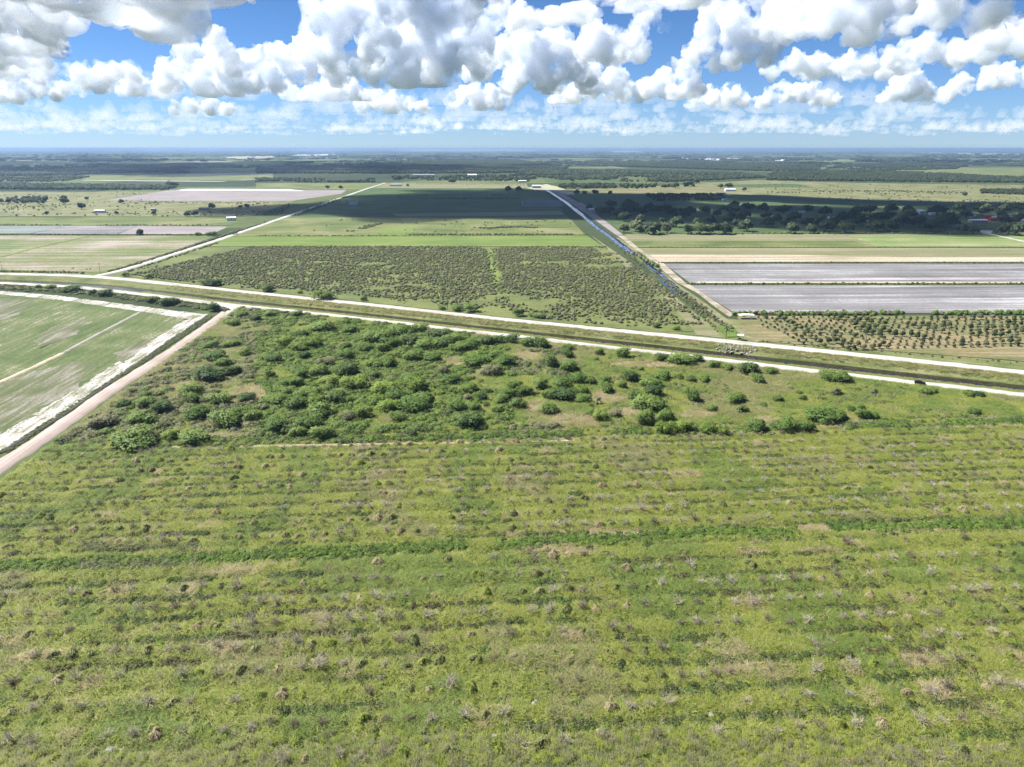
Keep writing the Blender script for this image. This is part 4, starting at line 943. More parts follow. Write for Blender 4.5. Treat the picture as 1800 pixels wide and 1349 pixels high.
# --- sabal palms
def palm_mesh(seed):
    r = random.Random(seed); m = MB()
    for k in range(26):
        a = r.uniform(0, 6.28); el = r.uniform(-.3, 1.3); d = Vector((math.cos(a) * math.cos(el), math.sin(a) * math.cos(el), math.sin(el)))
        L0 = r.uniform(.9, 1.4); s_ = Vector((-math.sin(a), math.cos(a), 0)); b_ = Vector((0, 0, 1.5)); e = b_ + d * L0; e2 = b_ + d * L0 * 1.5 - Vector((0, 0, .35))
        m.add([b_, b_ + d * L0 * .6 + s_ * .28, e2 + s_ * .12, e2 - s_ * .12, b_ + d * L0 * .6 - s_ * .28], [(0, 1, 2, 3, 4)])
    me = m.mesh('palm_fronds', L_BUSHO); set_nrm(me, [(v_.co.x * .6, v_.co.y * .6, .7) for v_ in me.vertices]); return me
tm = MB(); tm.tube((0, 0, -.1), (0, 0, 1.5), .2, .16, 8); PALM = [('trunk', tm.mesh('trunk', M_WOOD)), ('crown', palm_mesh(5))]
for (x, y, s, lab) in ((1050, 712, 1.3, 'small fan palm beside the dry clearings under the thicket'), (1300, 727, 1.2, 'small fan palm among olive scrub below the canal'), (1467, 695, 1.3, 'fan palm in the scrub left of the black car'), (1536, 693, 1.1, 'low fan palm in the scrub just below the black car')):
    tag(place('fan_palm', PALM, gp(x, y), rr.uniform(0, 6), s), lab, 'palm', 'fan palms in the scrub')
# --- orchard beyond the canal
OV = [[('trunk', stem_mesh(950 + k, 1.0, .07, M_WOOD)), ('crown', leaf_cloud(950 + k, [(x, y, z + .35, a, b, c) for x, y, z, a, b, c in blobs_round(950 + k, 6, 1.0, 1.45, .5)], 260, .26, (L_CITR, L_CITR, L_CITR, L_BUSHO, L_CITR)[k], 'orchard_crown', .5, .72))] for k in range(5)]
orows = []
for j in range(18):
    v0 = 360 + 6.3 * j; row = []
    u = 150.0
    while u < 420:
        u += 4.7
        v = v0 + rr.gauss(0, .35); p = at_uv(u + rr.gauss(0, .35), v); q = proj(p)
        if not (0 < q[0] < 1798) or q[1] < 558.5: continue
        if q[0] < np.interp(q[1], [556, 575, 603], [1325, 1340, 1400]): continue
        if p.y < np.interp(p.x, [x_.x for x_ in sorted(QA, key=lambda a: a.x)], [x_.y for x_ in sorted(QA, key=lambda a: a.x)]) + 9.5: continue
        g = nz(u, v0, .035, 17)
        if rr.random() < .05: continue
        big = g + .3 * rr.gauss(0, 1) > .25 or q[0] > 1700 and rr.random() < .4
        row.append((p, rr.uniform(1.5, 2.25) if big else rr.uniform(.9, 1.4), big))
    orows.append(row)
n_or = sum(len(r_) for r_ in orows); drop = max(0, n_or - 296) / max(1, n_or); print('orchard', n_or)
j2 = 0; o_rest = []
for row in orows:
    for t in row:
        t_drop = rr.random() < drop
        if t_drop: o_rest.append(t)
    row = [t for t in row if t not in o_rest]
    if not row: continue
    j2 += 1
    row.sort(key=lambda t: proj(t[0])[0])
    for i, (p, s, big) in enumerate(row):
        o = place('orchard_tree', OV[rr.randrange(5)], p, rr.uniform(0, 6.28), (s, s, s * rr.uniform(.75, 1.0)))
        tag(o, '%s orchard tree, %s from left in the %s orchard row above the road' % ('full-crowned' if big else 'young round', ordw(i + 1), ordw(j2)), 'orchard tree', 'orchard trees east of the ditch')
C_ORC = source('orchard_source', [v_[1][1] for v_ in OV])
scatter('orchard_growth', [t[0][:] for t in o_rest], [t[1] for t in o_rest], [rr.uniform(0, 6.28) for t in o_rest], [rr.randrange(5) for t in o_rest], C_ORC, 'further young trees filling the orchard rows east of the ditch', 'orchard trees')
# --- oaks of the shaded pasture and farmstead
OAKS = crop(900, 240, 4, [(785, 680, 70, 'l'), (870, 670, 80, 'l'), (900, 680, 60, 'l'), (990, 690, 110), (1050, 660, 60, 'l'), (1090, 680, 80, 'l'), (1155, 640, 90), (1060, 620, 50), (900, 620, 70), (1240, 690, 70), (1320, 690, 110), (1400, 690, 80), (1490, 690, 110), (1300, 630, 60), (1390, 620, 70), (1510, 620, 80), (1650, 670, 100), (1590, 650, 70), (1600, 600, 70), (1540, 590, 60), (1790, 640, 90), (1780, 590, 60), (790, 600, 70), (1640, 580, 70), (1660, 530, 70), (1760, 535, 70), (1440, 570, 60), (1360, 550, 60), (1340, 530, 50), (1530, 540, 120), (1560, 510, 60), (620, 560, 80), (680, 550, 80), (740, 580, 90), (800, 560, 90), (850, 530, 80), (900, 560, 80), (960, 530, 70), (1020, 550, 90), (1080, 540, 80), (1130, 570, 80), (1200, 580, 90), (1260, 560, 70), (820, 500, 80), (700, 510, 70), (545, 515, 40), (48, 392, 42), (455, 412, 40), (508, 412, 30), (585, 412, 38), (690, 412, 30), (1295, 332, 36), (1150, 365, 50), (1240, 352, 70), (1465, 367, 36), (1525, 366, 50), (1632, 386, 30)])
OAKS += crop(1350, 240, 4, [(160, 685, 80), (300, 685, 70), (400, 670, 100), (540, 680, 110), (350, 640, 80), (270, 640, 70), (130, 640, 80), (190, 600, 90), (60, 610, 70), (100, 550, 90), (280, 540, 60), (400, 560, 90), (620, 550, 80), (700, 550, 90), (860, 540, 90), (640, 630, 110), (730, 670, 110), (840, 670, 120), (820, 600, 110), (950, 640, 100), (1060, 640, 110), (1000, 580, 90), (1140, 670, 130, 'l'), (1210, 650, 90, 'l'), (1280, 640, 100, 'l'), (980, 550, 70), (1190, 550, 110), (1340, 530, 70), (1480, 530, 70), (1530, 540, 80), (1660, 540, 80), (1770, 530, 80), (1235, 605, 85, 'l'), (1390, 580, 75, 'l'), (1505, 558, 55, 'l'), (1640, 575, 55, 'l'), (1650, 620, 80), (1740, 615, 60), (1770, 585, 50), (1290, 605, 60, 'l'), (450, 640, 80), (520, 600, 90), (600, 590, 80), (740, 610, 80), (1690, 690, 80), (1760, 700, 90), (1630, 695, 60), (1360, 685, 70, 'l'), (1440, 685, 60, 'l'), (1382, 422, 30)])
OAKS += crop(450, 240, 4, [(1775, 392, 44), (505, 370, 26), (595, 370, 26), (1065, 355, 22), (1000, 308, 40), (1375, 330, 44)]) + crop(0, 240, 4, [(575, 515, 48), (450, 455, 42), (455, 480, 50), (322, 458, 38), (855, 475, 34), (610, 450, 26), (1190, 350, 45), (1225, 358, 50), (1487, 513, 42), (1085, 555, 34), (820, 552, 30), (1315, 565, 38), (1368, 562, 44), (330, 552, 28), (1740, 503, 30), (1690, 508, 26), (10, 472, 36), (985, 694, 45), (65, 474, 40)])
OKV = {'d': [[('trunk', stem_mesh(960 + k, .55, .06, M_WOOD)), ('crown', leaf_cloud(960 + k, [(x, y, z + .2, a, b, c) for x, y, z, a, b, c in blobs_round(960 + k, 9, 1.0, 1.25, .6)], 420, .26, L_OAK, 'oak_crown', .5, .75))] for k in range(4)],
       'l': [[('trunk', stem_mesh(970 + k, .55, .06, M_WOOD)), ('crown', leaf_cloud(970 + k, [(x, y, z + .2, a, b, c) for x, y, z, a, b, c in blobs_round(970 + k, 9, 1.0, 1.3, .6)], 420, .26, L_OAKL, 'oak_crown', .5, .75))] for k in range(3)]}
grp = {}
for (x, y, w, c) in OAKS:
    c = c or 'd'; p = gp(x, y); W_ = w * px_w(p)
    loc = 'in the pastures west of the farm road' if x < 480 else 'by the central fields and white shed' if x < 1010 else 'in the dark grove right of the ditch' if x < 1240 else 'in the shaded grove at centre right' if x < 1500 else 'in the grove beside the farmstead'
    grp.setdefault((c, loc, 'broad' if W_ > 19 else 'middling' if W_ > 12 else 'small'), []).append((p, W_, x))
for (c, loc, size), L_ in grp.items():
    L_.sort(key=lambda r_: r_[2])
    for i, (p, W_, x) in enumerate(L_):
        s = W_ * .62
        o = place('oak_tree', rr.choice(OKV[c]), p, rr.uniform(0, 6.28), (s * 1.05, s, min(s * .95, 9.5)))
        lab = '%s %s oak %s' % (size, 'dark' if c == 'd' else 'pale green', loc) + (', %s from left' % ordw(i + 1) if len(L_) > 1 else '')
        tag(o, lab, 'oak tree', 'oaks of the pastures')
print('trees', time.time() - T0)
# ------------------------------------------------------------------ built things
M_POLE = plain('dark_creosoted_wood', (.07, .055, .045), .85); M_METW = plain('white_painted_metal', (.75, .76, .78), .45, 0, .05); M_METG = plain('grey_galvanised_metal', (.36, .37, .39), .5, .4)
M_WALLW = plain('white_siding', (.66, .66, .65), .7, 0, .06); M_GLASS = plain('dark_window_glass', (.03, .035, .045), .15); M_RED = plain('red_painted_steel', (.36, .035, .04), .5); M_REDR = plain('red_roof_tiles', (.40, .10, .07), .8)
M_BLUE = plain('blue_sheet', (.06, .13, .45), .5); M_GREYR = plain('grey_roofing', (.28, .29, .32), .7); M_WALLT = plain('tan_stucco', (.42, .38, .31), .8); M_SHADE = plain('black_shade_cloth', (.05, .055, .085), .8); M_WIRE = plain('dark_cable', (.05, .05, .05), .6); M_CER = plain('white_ceramic', (.7, .7, .68), .3)
# utility poles along the far road
def utility_pole(p, h, rz, lab, transformer=False):
    r = empty('utility_pole', p, rz)
    m = MB(); m.tube((0, 0, -1), (0, 0, h), .19, .12, 8); obj('shaft', m.mesh('shaft', M_POLE), r)
    m = MB(); m.box(-.06, .06, -1.25, 1.25, h - .75, h - .6); ca = obj('crossarm', m.mesh('crossarm', M_POLE), r)
    for y in (-1.1, 0, 1.1):
        m = MB(); m.tube((0, y, h - .6 if y else h), (0, y, h - .35 if y else h + .28), .07, .05, 6); obj('insulator', m.mesh('insulator', M_CER), ca if y else r)
    if transformer:
        m = MB(); m.tube((.35, 0, h - 2.6), (.35, 0, h - 1.5), .28, .28, 10); obj('transformer', m.mesh('transformer', M_METG), r)
    return tag(r, lab, 'utility pole', 'utility poles along the far road')
POLES = [(5, 478.5, 'wooden utility pole at the left edge above the far white road', 0), (177, 482.5, 'wooden utility pole left of the farm road junction', 0), (275, 492.5, 'wooden utility pole just right of the farm road junction', 0), (424, 508, 'wooden utility pole by the rounded bushes on the far verge', 0), (593, 527, 'wooden utility pole beside the scrub, fourth right of the junction', 0), (787, 546, 'wooden utility pole left of the green lane in the scrub', 0), (1009, 567.5, 'wooden utility pole midway between the green lane and the ditch', 0), (1276, 596, 'wooden utility pole with a transformer beside the duckweed', 1), (1519, 618, 'wooden utility pole in front of the orchard', 0)]
pp = []
for x, y, lab, tr in POLES:
    p = gp(x, y); pp.append(p); utility_pole(p, 9.6, math.atan2(-.445, 1.0), lab, tr)
pp.append(pp[-1] + (pp[-1] - pp[-2])); pp.insert(0, pp[0] + (pp[0] - pp[1]))
PERP = Vector((.407, .914, 0))
for wi, (off, z, nm) in enumerate(((-1.1, 9.3, 'front'), (0, 9.9, 'top'), (1.1, 9.3, 'rear'))):
    m = MB()
    for a, b_ in zip(pp[:-1], pp[1:]):
        prev = None
        for k in range(9):
            t = k / 8; q = a.lerp(b_, t) + PERP * off + Vector((0, 0, z - 1.3 * 4 * t * (1 - t)))
            if prev is not None: m.tube(prev, q, .022, .022, 3, False)
            prev = q
    tag(obj('power_cable', m.mesh('power_cable', M_WIRE)), 'thin %s cable strung between the utility poles along the far road' % nm, 'cable', 'cables of the power line')
pf = gp(1729, 411.5); utility_pole(pf, 10.5, .6, 'lone utility pole at the farm lane on the far right')
# black car on the near road
def wheel(parent, x, y):
    m = MB(); m.tube((x, y - .12, .36), (x, y + .12, .36), .36, .36, 16); w = obj('wheel', m.mesh('tyre', M_TYRE), parent)
    m = MB(); m.tube((x, y - .13, .36), (x, y + .13, .36), .21, .21, 12); obj('rim', m.mesh('rim', M_METG), w)
M_TYRE = plain('black_rubber', (.02, .02, .02), .9); M_CARP = plain('black_car_paint', (.008, .008, .010), .22, 0, .1, spec=.6)
cp = gp(1616.5, 677); cp.z = .40
tdir = Vector((1, -.47, 0)).normalized(); car = empty('parked_car', cp + Vector((0, 0, 0)), math.atan2(tdir.y, tdir.x))
m = MB(); n_ = 0
prof = [(-2.35, .45), (-2.38, .95), (-2.25, 1.12), (-2.05, 1.68), (-1.7, 1.78), (.1, 1.76), (.55, 1.62), (1.15, 1.12), (2.1, 1.0), (2.36, .8), (2.38, .42)]
def loft(prof, ys):
    v, f = [], []; n = len(prof)
    for y, tz in ys:
        for x, z in prof: v.append((x * (1 - (0 if z < 1.15 else .03)), y * (1 - (.0 if z < 1.1 else .17 * (z - 1.1) / .7)), z))
    for i in range(len(ys) - 1):
        for k in range(n): f.append((i * n + k, i * n + (k + 1) % n, (i + 1) * n + (k + 1) % n, (i + 1) * n + k))
    f += [tuple(range(n - 1, -1, -1)), tuple(range((len(ys) - 1) * n, len(ys) * n))]
    return v, f
m.add(*loft(prof, ((-.94, 0), (-.5, 0), (.5, 0), (.94, 0)))); bd = obj('body', m.mesh('car_body', M_CARP), car)
bv = bd.modifiers.new('b', 'BEVEL'); bv.width = .06; bv.segments = 2; bv.limit_method = 'ANGLE'
for sy in (-1, 1):
    for x0, x1 in ((-1.85, -.75), (-.68, .28)):
        m = MB(); y0 = sy * .945
        m.add([(x0, sy * .935, 1.16), (x1 + (.35 if x1 > 0 else 0), sy * .935, 1.16), (x1 - .02, sy * .845, 1.62), (x0 + .1, sy * .845, 1.62)], [(0, 1, 2, 3)]); obj('side_window', m.mesh('side_window', M_GLASS), car)
    m = MB(); m.box(2.2, 2.40, sy * .62 - .18, sy * .62 + .18, .72, .86); obj('headlight', m.mesh('headlight', M_CER), car)
    m = MB(); m.box(-2.41, -2.3, sy * .72 - .12, sy * .72 + .12, .85, 1.1); obj('tail_light', m.mesh('tail_light', M_RED), car)
    for x in (-1.45, 1.45): wheel(car, x, sy * .84)
m = MB(); m.add([(.62, -.72, 1.60), (.62, .72, 1.60), (1.16, .86, 1.16), (1.16, -.86, 1.16)], [(0, 1, 2, 3)]); obj('windscreen', m.mesh('windscreen', M_GLASS), car)
m = MB(); m.add([(-2.25, -.8, 1.2), (-2.25, .8, 1.2), (-2.06, .7, 1.62), (-2.06, -.7, 1.62)], [(3, 2, 1, 0)]); obj('rear_window', m.mesh('rear_window', M_GLASS), car)
tag(car, 'black sport utility car on the near white road at right', 'car')
# pump shelter beside the far road, shed in the orchard
def shelter(name, p, rz, w, d, h, roofm, lab, cat, extra=None):
    r = empty(name, p, rz); m = MB()
    m.prism([(-w / 2 - .3, h), (-w / 2 - .3, h + .12), (0, h + .12 + w * .03), (w / 2 + .3, h + .12), (w / 2 + .3, h)], -d / 2 - .3, d / 2 + .3); obj('roof', m.mesh('roof', roofm), r)
    nx = max(2, int(w / 3.5) + 1)
    for i in range(nx):
        for sy in (-1, 1):
            x = -w / 2 + w * i / (nx - 1); m = MB(); m.box(x - .08, x + .08, sy * d / 2 - .08, sy * d / 2 + .08, -.2, h); obj('post', m.mesh('post', M_METG), r)
    return tag(r, lab, cat)
ps = shelter('pump_shelter', gp(1301, 598), -.42, 2.8, 2.6, 2.9, M_METW, 'small white-roofed pump shelter beside the duckweed and far road', 'shelter')
pm = empty('water_pump', gp(1300.5, 597.2), -.42); m = MB(); m.box(-.8, .8, -.5, .5, 0, 1.0); obj('engine', m.mesh('pump_engine', M_TYRE), pm)
m = MB(); m.tube((.5, -.3, .4), (.5, -2.0, .15), .16, .16, 8); obj('outlet_pipe', m.mesh('outlet_pipe', M_METG), pm); m = MB(); m.tube((-.4, 0, 1.0), (-.4, 0, 1.6), .06, .06, 6); obj('exhaust', m.mesh('exhaust', M_METG), pm)
tag(pm, 'dark engine-driven water pump under the small white shelter', 'pump')
shelter('orchard_shed', gp(1311, 561), .0, 9.5, 4.0, 2.7, M_METW, 'long open shed with a white roof at the orchard corner', 'shed')
m = MB(); m.tube((0, 0, 0), (0, 0, 1.5), .75, .75, 14); m.tube((0, 0, 1.5), (0, 0, 1.75), .75, .3, 14); tk = empty('water_tank', gp(1320.5, 562)); obj('tank_body', m.mesh('tank_body', M_METW), tk); m = MB(); m.tube((0, 0, 1.72), (0, 0, 1.84), .2, .2, 8); obj('lid', m.mesh('lid', M_METG), tk)
tag(tk, 'white plastic water tank at the end of the orchard shed', 'tank')
# riprap, gauges and culverts at the canal crossing
M_ROCK = plain('pale_limestone', (.27, .255, .23), .95, 0, .25, 1.5); M_PIPESHADE = plain('painted_pipe_shade', (.06, .055, .05), .8)  # the dark one is only painted shade for the culvert pipes
def rock_mesh(seed, mat):
    bm = bmesh.new(); bmesh.ops.create_icosphere(bm, subdivisions=2, radius=1)
    for v_ in bm.verts: v_.co *= 1 + .35 * noise.noise(v_.co * 1.3 + Vector((seed, 0, 0))) + .12 * noise.noise(v_.co * 4 + Vector((0, seed, 0)))
    me = bpy.data.meshes.new('rock'); bm.to_mesh(me); bm.free(); me.materials.append(mat); return me
RK = [rock_mesh(k * 3.3, M_ROCK) for k in range(5)]
tc_ = gp(1300, 607).dot(TB); nrk = []
for k in range(58):
    t = tc_ + rr.uniform(-11, 11); w_ = nA(t) - nB(t); f_ = rr.random()
    d = w_ * .47 + 5.8 + (w_ * .53 - 12) * f_; z = np.interp(d, [w_ * .47 + 6.2, w_ * .47 + 9.4, w_ - 6], [-2.9, -.55, .15])
    p = TB * t + NB * (nB(t) + d); nrk.append((proj((p.x, p.y, z))[0], f_, p, z))
nrk.sort(key=lambda a: a[0])
for side in (0, 1):
    q = [a for a in nrk if (a[1] > .5) == bool(side)]
    for i, a in enumerate(q):
        o = obj('riprap_rock', rr.choice(RK), None, (a[2].x, a[2].y, a[3] + .15)); s = rr.uniform(.45, 1.0); o.scale = (s, s * rr.uniform(.7, 1.1), s * .7); o.rotation_euler = (rr.uniform(0, 6), rr.uniform(0, 6), rr.uniform(0, 6))
        tag(o, 'pale riprap rock on the %s half of the canal bank, %s from left' % ('upper' if side else 'lower', ordw(i + 1)), 'rock', 'riprap rocks on the canal bank')
for x, y, lab, tl in ((1262, 611, 'white gauge board on the canal bank left of the riprap', .25), (1323, 617, 'tilted white gauge board on the canal bank right of the riprap', -.55)):
    p = gp(x, y + 4); t = p.dot(TB); w_ = nA(t) - nB(t); d = w_ - 11; p = TB * t + NB * (nB(t) + d)
    r = empty('gauge_board', (p.x, p.y, -1.0)); r.rotation_euler = (0, tl, -.4)
    m = MB(); m.box(-.22, .22, -.04, .04, .5, 3.3); obj('board', m.mesh('board', M_METW), r); m = MB(); m.tube((0, .08, -.6), (0, .08, 3.0), .06, .06, 6); obj('post', m.mesh('post', M_POLE), r)
    tag(r, lab, 'gauge board', 'gauge boards on the canal bank')
for k, (dx, lab) in enumerate(((-2.6, 'left dark culvert mouth under the far road riprap'), (2.6, 'right dark culvert mouth under the far road riprap'))):
    t = tc_ + dx; w_ = nA(t) - nB(t); p = TB * t + NB * (nB(t) + w_ * .47 + 6.6); r = empty('culvert', (p.x, p.y, -2.2), math.atan2(NB.y, NB.x))
    m = MB(); n_ = 14
    for rad_a, rad_b, x0, x1 in ((.75, .75, -.9, 6),): m.tube((x0, 0, 0), (x1, 0, 0), rad_a, rad_b, n_, False)
    obj('pipe', m.mesh('pipe', M_METG), r); m = MB(); m.tube((-.2, 0, 0), (-.1, 0, 0), .72, .72, n_); obj('mouth_shade_disc', m.mesh('mouth_shade_disc', M_PIPESHADE), r)  # dark disc set in the pipe, its colour standing for the unlit hollow
    tag(r, lab, 'culvert', 'culverts at the canal crossing')
# limestone lumps among the weeds near the bottom edge
for i, (x, y, s, lab) in enumerate(((193, 1321, .8, 'largest pale stone lump in the weeds at lower left'), (180, 1321, .4, 'small pale stone left of the lower-left lump'), (212, 1321, .45, 'small pale stone right of the lower-left lump'), (94, 1325, .6, 'pale stone lump in weeds near the lower-left corner'), (940, 1236, .7, 'pale stone lump in the grove just below centre'), (1055, 1290, .9, 'long pale stone lump above the reeds at centre bottom'), (1035, 1284, .45, 'small pale stone left of the long stone above the reeds'), (1178, 1285, .8, 'pale stone lump above the reeds right of centre'), (1250, 1257, .7, 'pale stone lump in the grove right of centre'), (868, 1296, .7, 'pale stone lump above the reeds left of centre'), (1590, 1112, .6, 'grey stone lump by the brown weed band at right'), (410, 1172, .5, 'grey stone lump by a straw tussock at lower left'))):
    o = obj('stone', RK[i % 5], None, gp(x, y)); o.location.z = s * .15; o.scale = (s * 1.3, s, s * .55); o.rotation_euler = (0, 0, i); tag(o, lab, 'stone', 'pale stones among the weeds')
# --- houses, sheds and barns
def building(name, x, y, w, d, h, rz, wallm, roofm, lab, cat='building', pitch=.28, nwin=3, z=0.0, hip=False):
    p = gp(x, y); r = empty(name, (p.x, p.y, z), rz); m = MB(); m.box(-w / 2, w / 2, -d / 2, d / 2, -.3, h); obj('wall', m.mesh('wall', wallm), r)
    m = MB(); rh = d / 2 * pitch; e = .5
    if hip:
        m.add([(-w / 2 - e, -d / 2 - e, h), (w / 2 + e, -d / 2 - e, h), (w / 2 + e, d / 2 + e, h), (-w / 2 - e, d / 2 + e, h), (-w / 2 + d / 2, 0, h + rh), (w / 2 - d / 2, 0, h + rh)], [(0, 1, 5, 4), (1, 2, 5), (2, 3, 4, 5), (3, 0, 4), (3, 2, 1, 0)])
    else:
        m.add([(-w / 2 - e, -d / 2 - e, h + .02), (w / 2 + e, -d / 2 - e, h + .02), (w / 2 + e, d / 2 + e, h + .02), (-w / 2 - e, d / 2 + e, h + .02), (-w / 2 - e, 0, h + rh + .1), (w / 2 + e, 0, h + rh + .1)], [(0, 1, 5, 4), (2, 3, 4, 5), (1, 2, 5), (3, 0, 4), (3, 2, 1, 0)])
    obj('roof', m.mesh('roof', roofm), r)
    for k in range(nwin):
        cx = -w / 2 + w * (k + .7) / (nwin + .4); m = MB(); m.box(cx - .6, cx + .6, -d / 2 - .05, -d / 2 + .02, h * .4, h * .75); obj('window', m.mesh('window', M_GLASS), r)
    cx = w * .38; m = MB(); m.box(cx - .55, cx + .55, -d / 2 - .06, -d / 2 + .02, 0, min(2.1, h * .8)); obj('door', m.mesh('door', M_GREYR), r)
    return tag(r, lab, cat)
B_ = building
B_('trailer_home', 176.5, 374.5, 17, 6, 4.2, .02, M_WALLW, M_METW, 'long white trailer home standing alone in the dry western pasture', 'house')
B_('farm_shed', 407, 388, 13, 9, 4.5, .35, M_WALLW, M_METW, 'white farm shed beside the farm road', 'shed', nwin=1)
B_('farm_house', 360, 369.5, 18, 9, 3.6, .05, M_WALLT, M_GREYR, 'low grey-roofed house beside a round oak west of the farm road', 'house')
B_('farm_house', 621, 361, 16, 10, 5, .1, M_WALLW, M_GREYR, 'pale house in the cloud shadow right of the farm road', 'house')
B_('farm_house', 696, 327.5, 36, 14, 5, .05, M_WALLW, M_GREYR, 'white house with a blue-grey roof at the end of the farm road', 'house', nwin=5, hip=True)
B_('storage_barn', 830, 311.5, 34, 22, 8, .1, M_METG, M_METW, 'white storage barn in front of the distant dark woods', 'barn', nwin=2)
B_('storage_barn', 745, 309.3, 90, 16, 3.5, .0, M_METG, M_GREYR, 'very long low grey barn before the distant dark woods', 'barn', nwin=6)
B_('equipment_shed', 943, 331, 24, 14, 6.5, .02, M_METG, M_METW, 'white-roofed equipment shed near the head of the ditch', 'shed', nwin=2)
B_('farm_house', 918, 321, 26, 12, 5, .1, M_WALLT, M_METW, 'pale low house among trees left of the equipment shed', 'house')
B_('pole_barn', 1044, 373.5, 17, 10, 5, -.3, M_WALLT, M_METW, 'small pale barn beside the ditch lane in cloud shadow', 'barn', nwin=1)
B_('farm_house', 1132.5, 371, 12, 9, 4, .1, M_WALLW, M_BLUE, 'blue-roofed house among the dark grove trees', 'house')
B_('farm_house', 1266, 344.5, 22, 10, 5.5, .05, M_WALLW, M_GREYR, 'white house at the right end of the dark wood', 'house')
B_('farm_shed', 1273, 352.5, 9, 7, 3.4, .2, M_WALLW, M_BLUE, 'small blue-roofed shed below the white house by the dark wood', 'shed', nwin=1)
B_('farm_house', 1405, 377, 15, 9, 4, .05, M_WALLW, M_GREYR, 'grey-roofed house in the shaded grove', 'house')
B_('covered_trailer', 1387, 376.5, 6, 4, 3, .05, M_BLUE, M_BLUE, 'bright blue tarpaulin-covered trailer beside the shaded grey-roofed house', 'trailer', nwin=0)
B_('farm_house', 1464, 385.5, 15, 7, 3.2, .05, M_WALLW, M_METW, 'low white-roofed house deep in the shaded grove', 'house')
B_('farm_house', 1617, 377, 10, 8, 5.5, .3, M_WALLW, M_METW, 'white gabled house in the shade left of the farmstead', 'house', pitch=.5)
B_('farm_shed', 1638, 378.5, 9, 6, 3.4, .1, M_WALLW, M_METW, 'small white shed right of the shaded gabled house', 'shed', nwin=1)
B_('farm_shed', 1685, 400, 7, 5, 2.8, .1, M_WALLW, M_METW, 'small white shed at the edge of the farm meadow', 'shed', nwin=1)
B_('stock_barn', 1718, 391.5, 24, 9, 3.6, .0, M_WALLT, M_METW, 'long low stock barn with a white roof in the farm meadow', 'barn', nwin=5)
B_('red_barn', 1733.5, 386.5, 8.5, 9, 5.5, .1, M_RED, M_RED, 'taller red barn, left of the two red barns', 'barn', nwin=1)
B_('red_barn', 1744, 389, 11, 8, 4.2, .1, M_RED, M_RED, 'lower red barn, right of the two red barns', 'barn', nwin=1)
B_('farm_house', 1781, 384.5, 16, 11, 5.5, .1, M_WALLW, M_REDR, 'white farmhouse with a red tiled roof at far right', 'house', hip=True)
B_('farm_shed', 1752, 385, 14, 8, 3.5, .05, M_WALLW, M_METW, 'white shed between the red barns and the farmhouse', 'shed', nwin=1)
B_('farm_shed', 1708, 382.5, 9, 6, 3, .05, M_WALLW, M_METW, 'small white shed above the long stock barn', 'shed', nwin=1)
B_('farm_shed', 1797, 390, 8, 6, 3, .05, M_WALLW, M_METW, 'small white shed at the right edge below the farmhouse', 'shed', nwin=1)
B_('farm_shed', 1771, 390.5, 12, 5, 2.6, .0, M_WALLW, M_METW, 'low white shed under the red-roofed farmhouse', 'shed', nwin=1)
B_('tin_shed', 1283, 336.5, 26, 12, 5, .0, M_WALLW, M_METW, 'white tin shed on the dry prairie right of the oaks', 'shed', nwin=2)
B_('tin_shed', 270, 379.5 - 9, 8, 5, 3, .0, M_SHADE, M_GREYR, 'small dark hut in the dry western pasture', 'hut', nwin=1)
# long shade house by the ditch
p0, p1 = gp(919, 363.2), gp(990, 363.2); D_ = gp(950, 355.8).y - p0.y; r = empty('shade_house', ((p0.x + p1.x) / 2, p0.y + D_ / 2, 0)); w = p1.x - p0.x
m = MB(); m.box(-w / 2, w / 2, -D_ / 2, D_ / 2, 3.5, 3.75); obj('roof', m.mesh('roof', M_SHADE), r)
m = MB(); m.box(-w / 2, w / 2, -D_ / 2 - .15, -D_ / 2 - .02, 0, 3.4); obj('front_wall', m.mesh('front_wall', M_METG), r)
m = MB(); m.box(-w / 2 - .15, -w / 2 - .02, -D_ / 2, D_ / 2, 0, 3.4); obj('side_wall', m.mesh('side_wall', M_METG), r)
m = MB(); m.box(w / 2 + .02, w / 2 + .15, -D_ / 2, D_ / 2, 0, 3.4); obj('side_wall', m.mesh('side_wall', M_METG), r)
for k in range(9):
    x = -w / 2 + w * k / 8; m = MB(); m.box(x - .1, x + .1, -D_ / 2 - .3, -D_ / 2 - .16, 0, 3.6); obj('post', m.mesh('post', M_METW), r)
tag(r, 'long dark shade house with pale walls left of the ditch', 'shade house')
print('built', time.time() - T0)
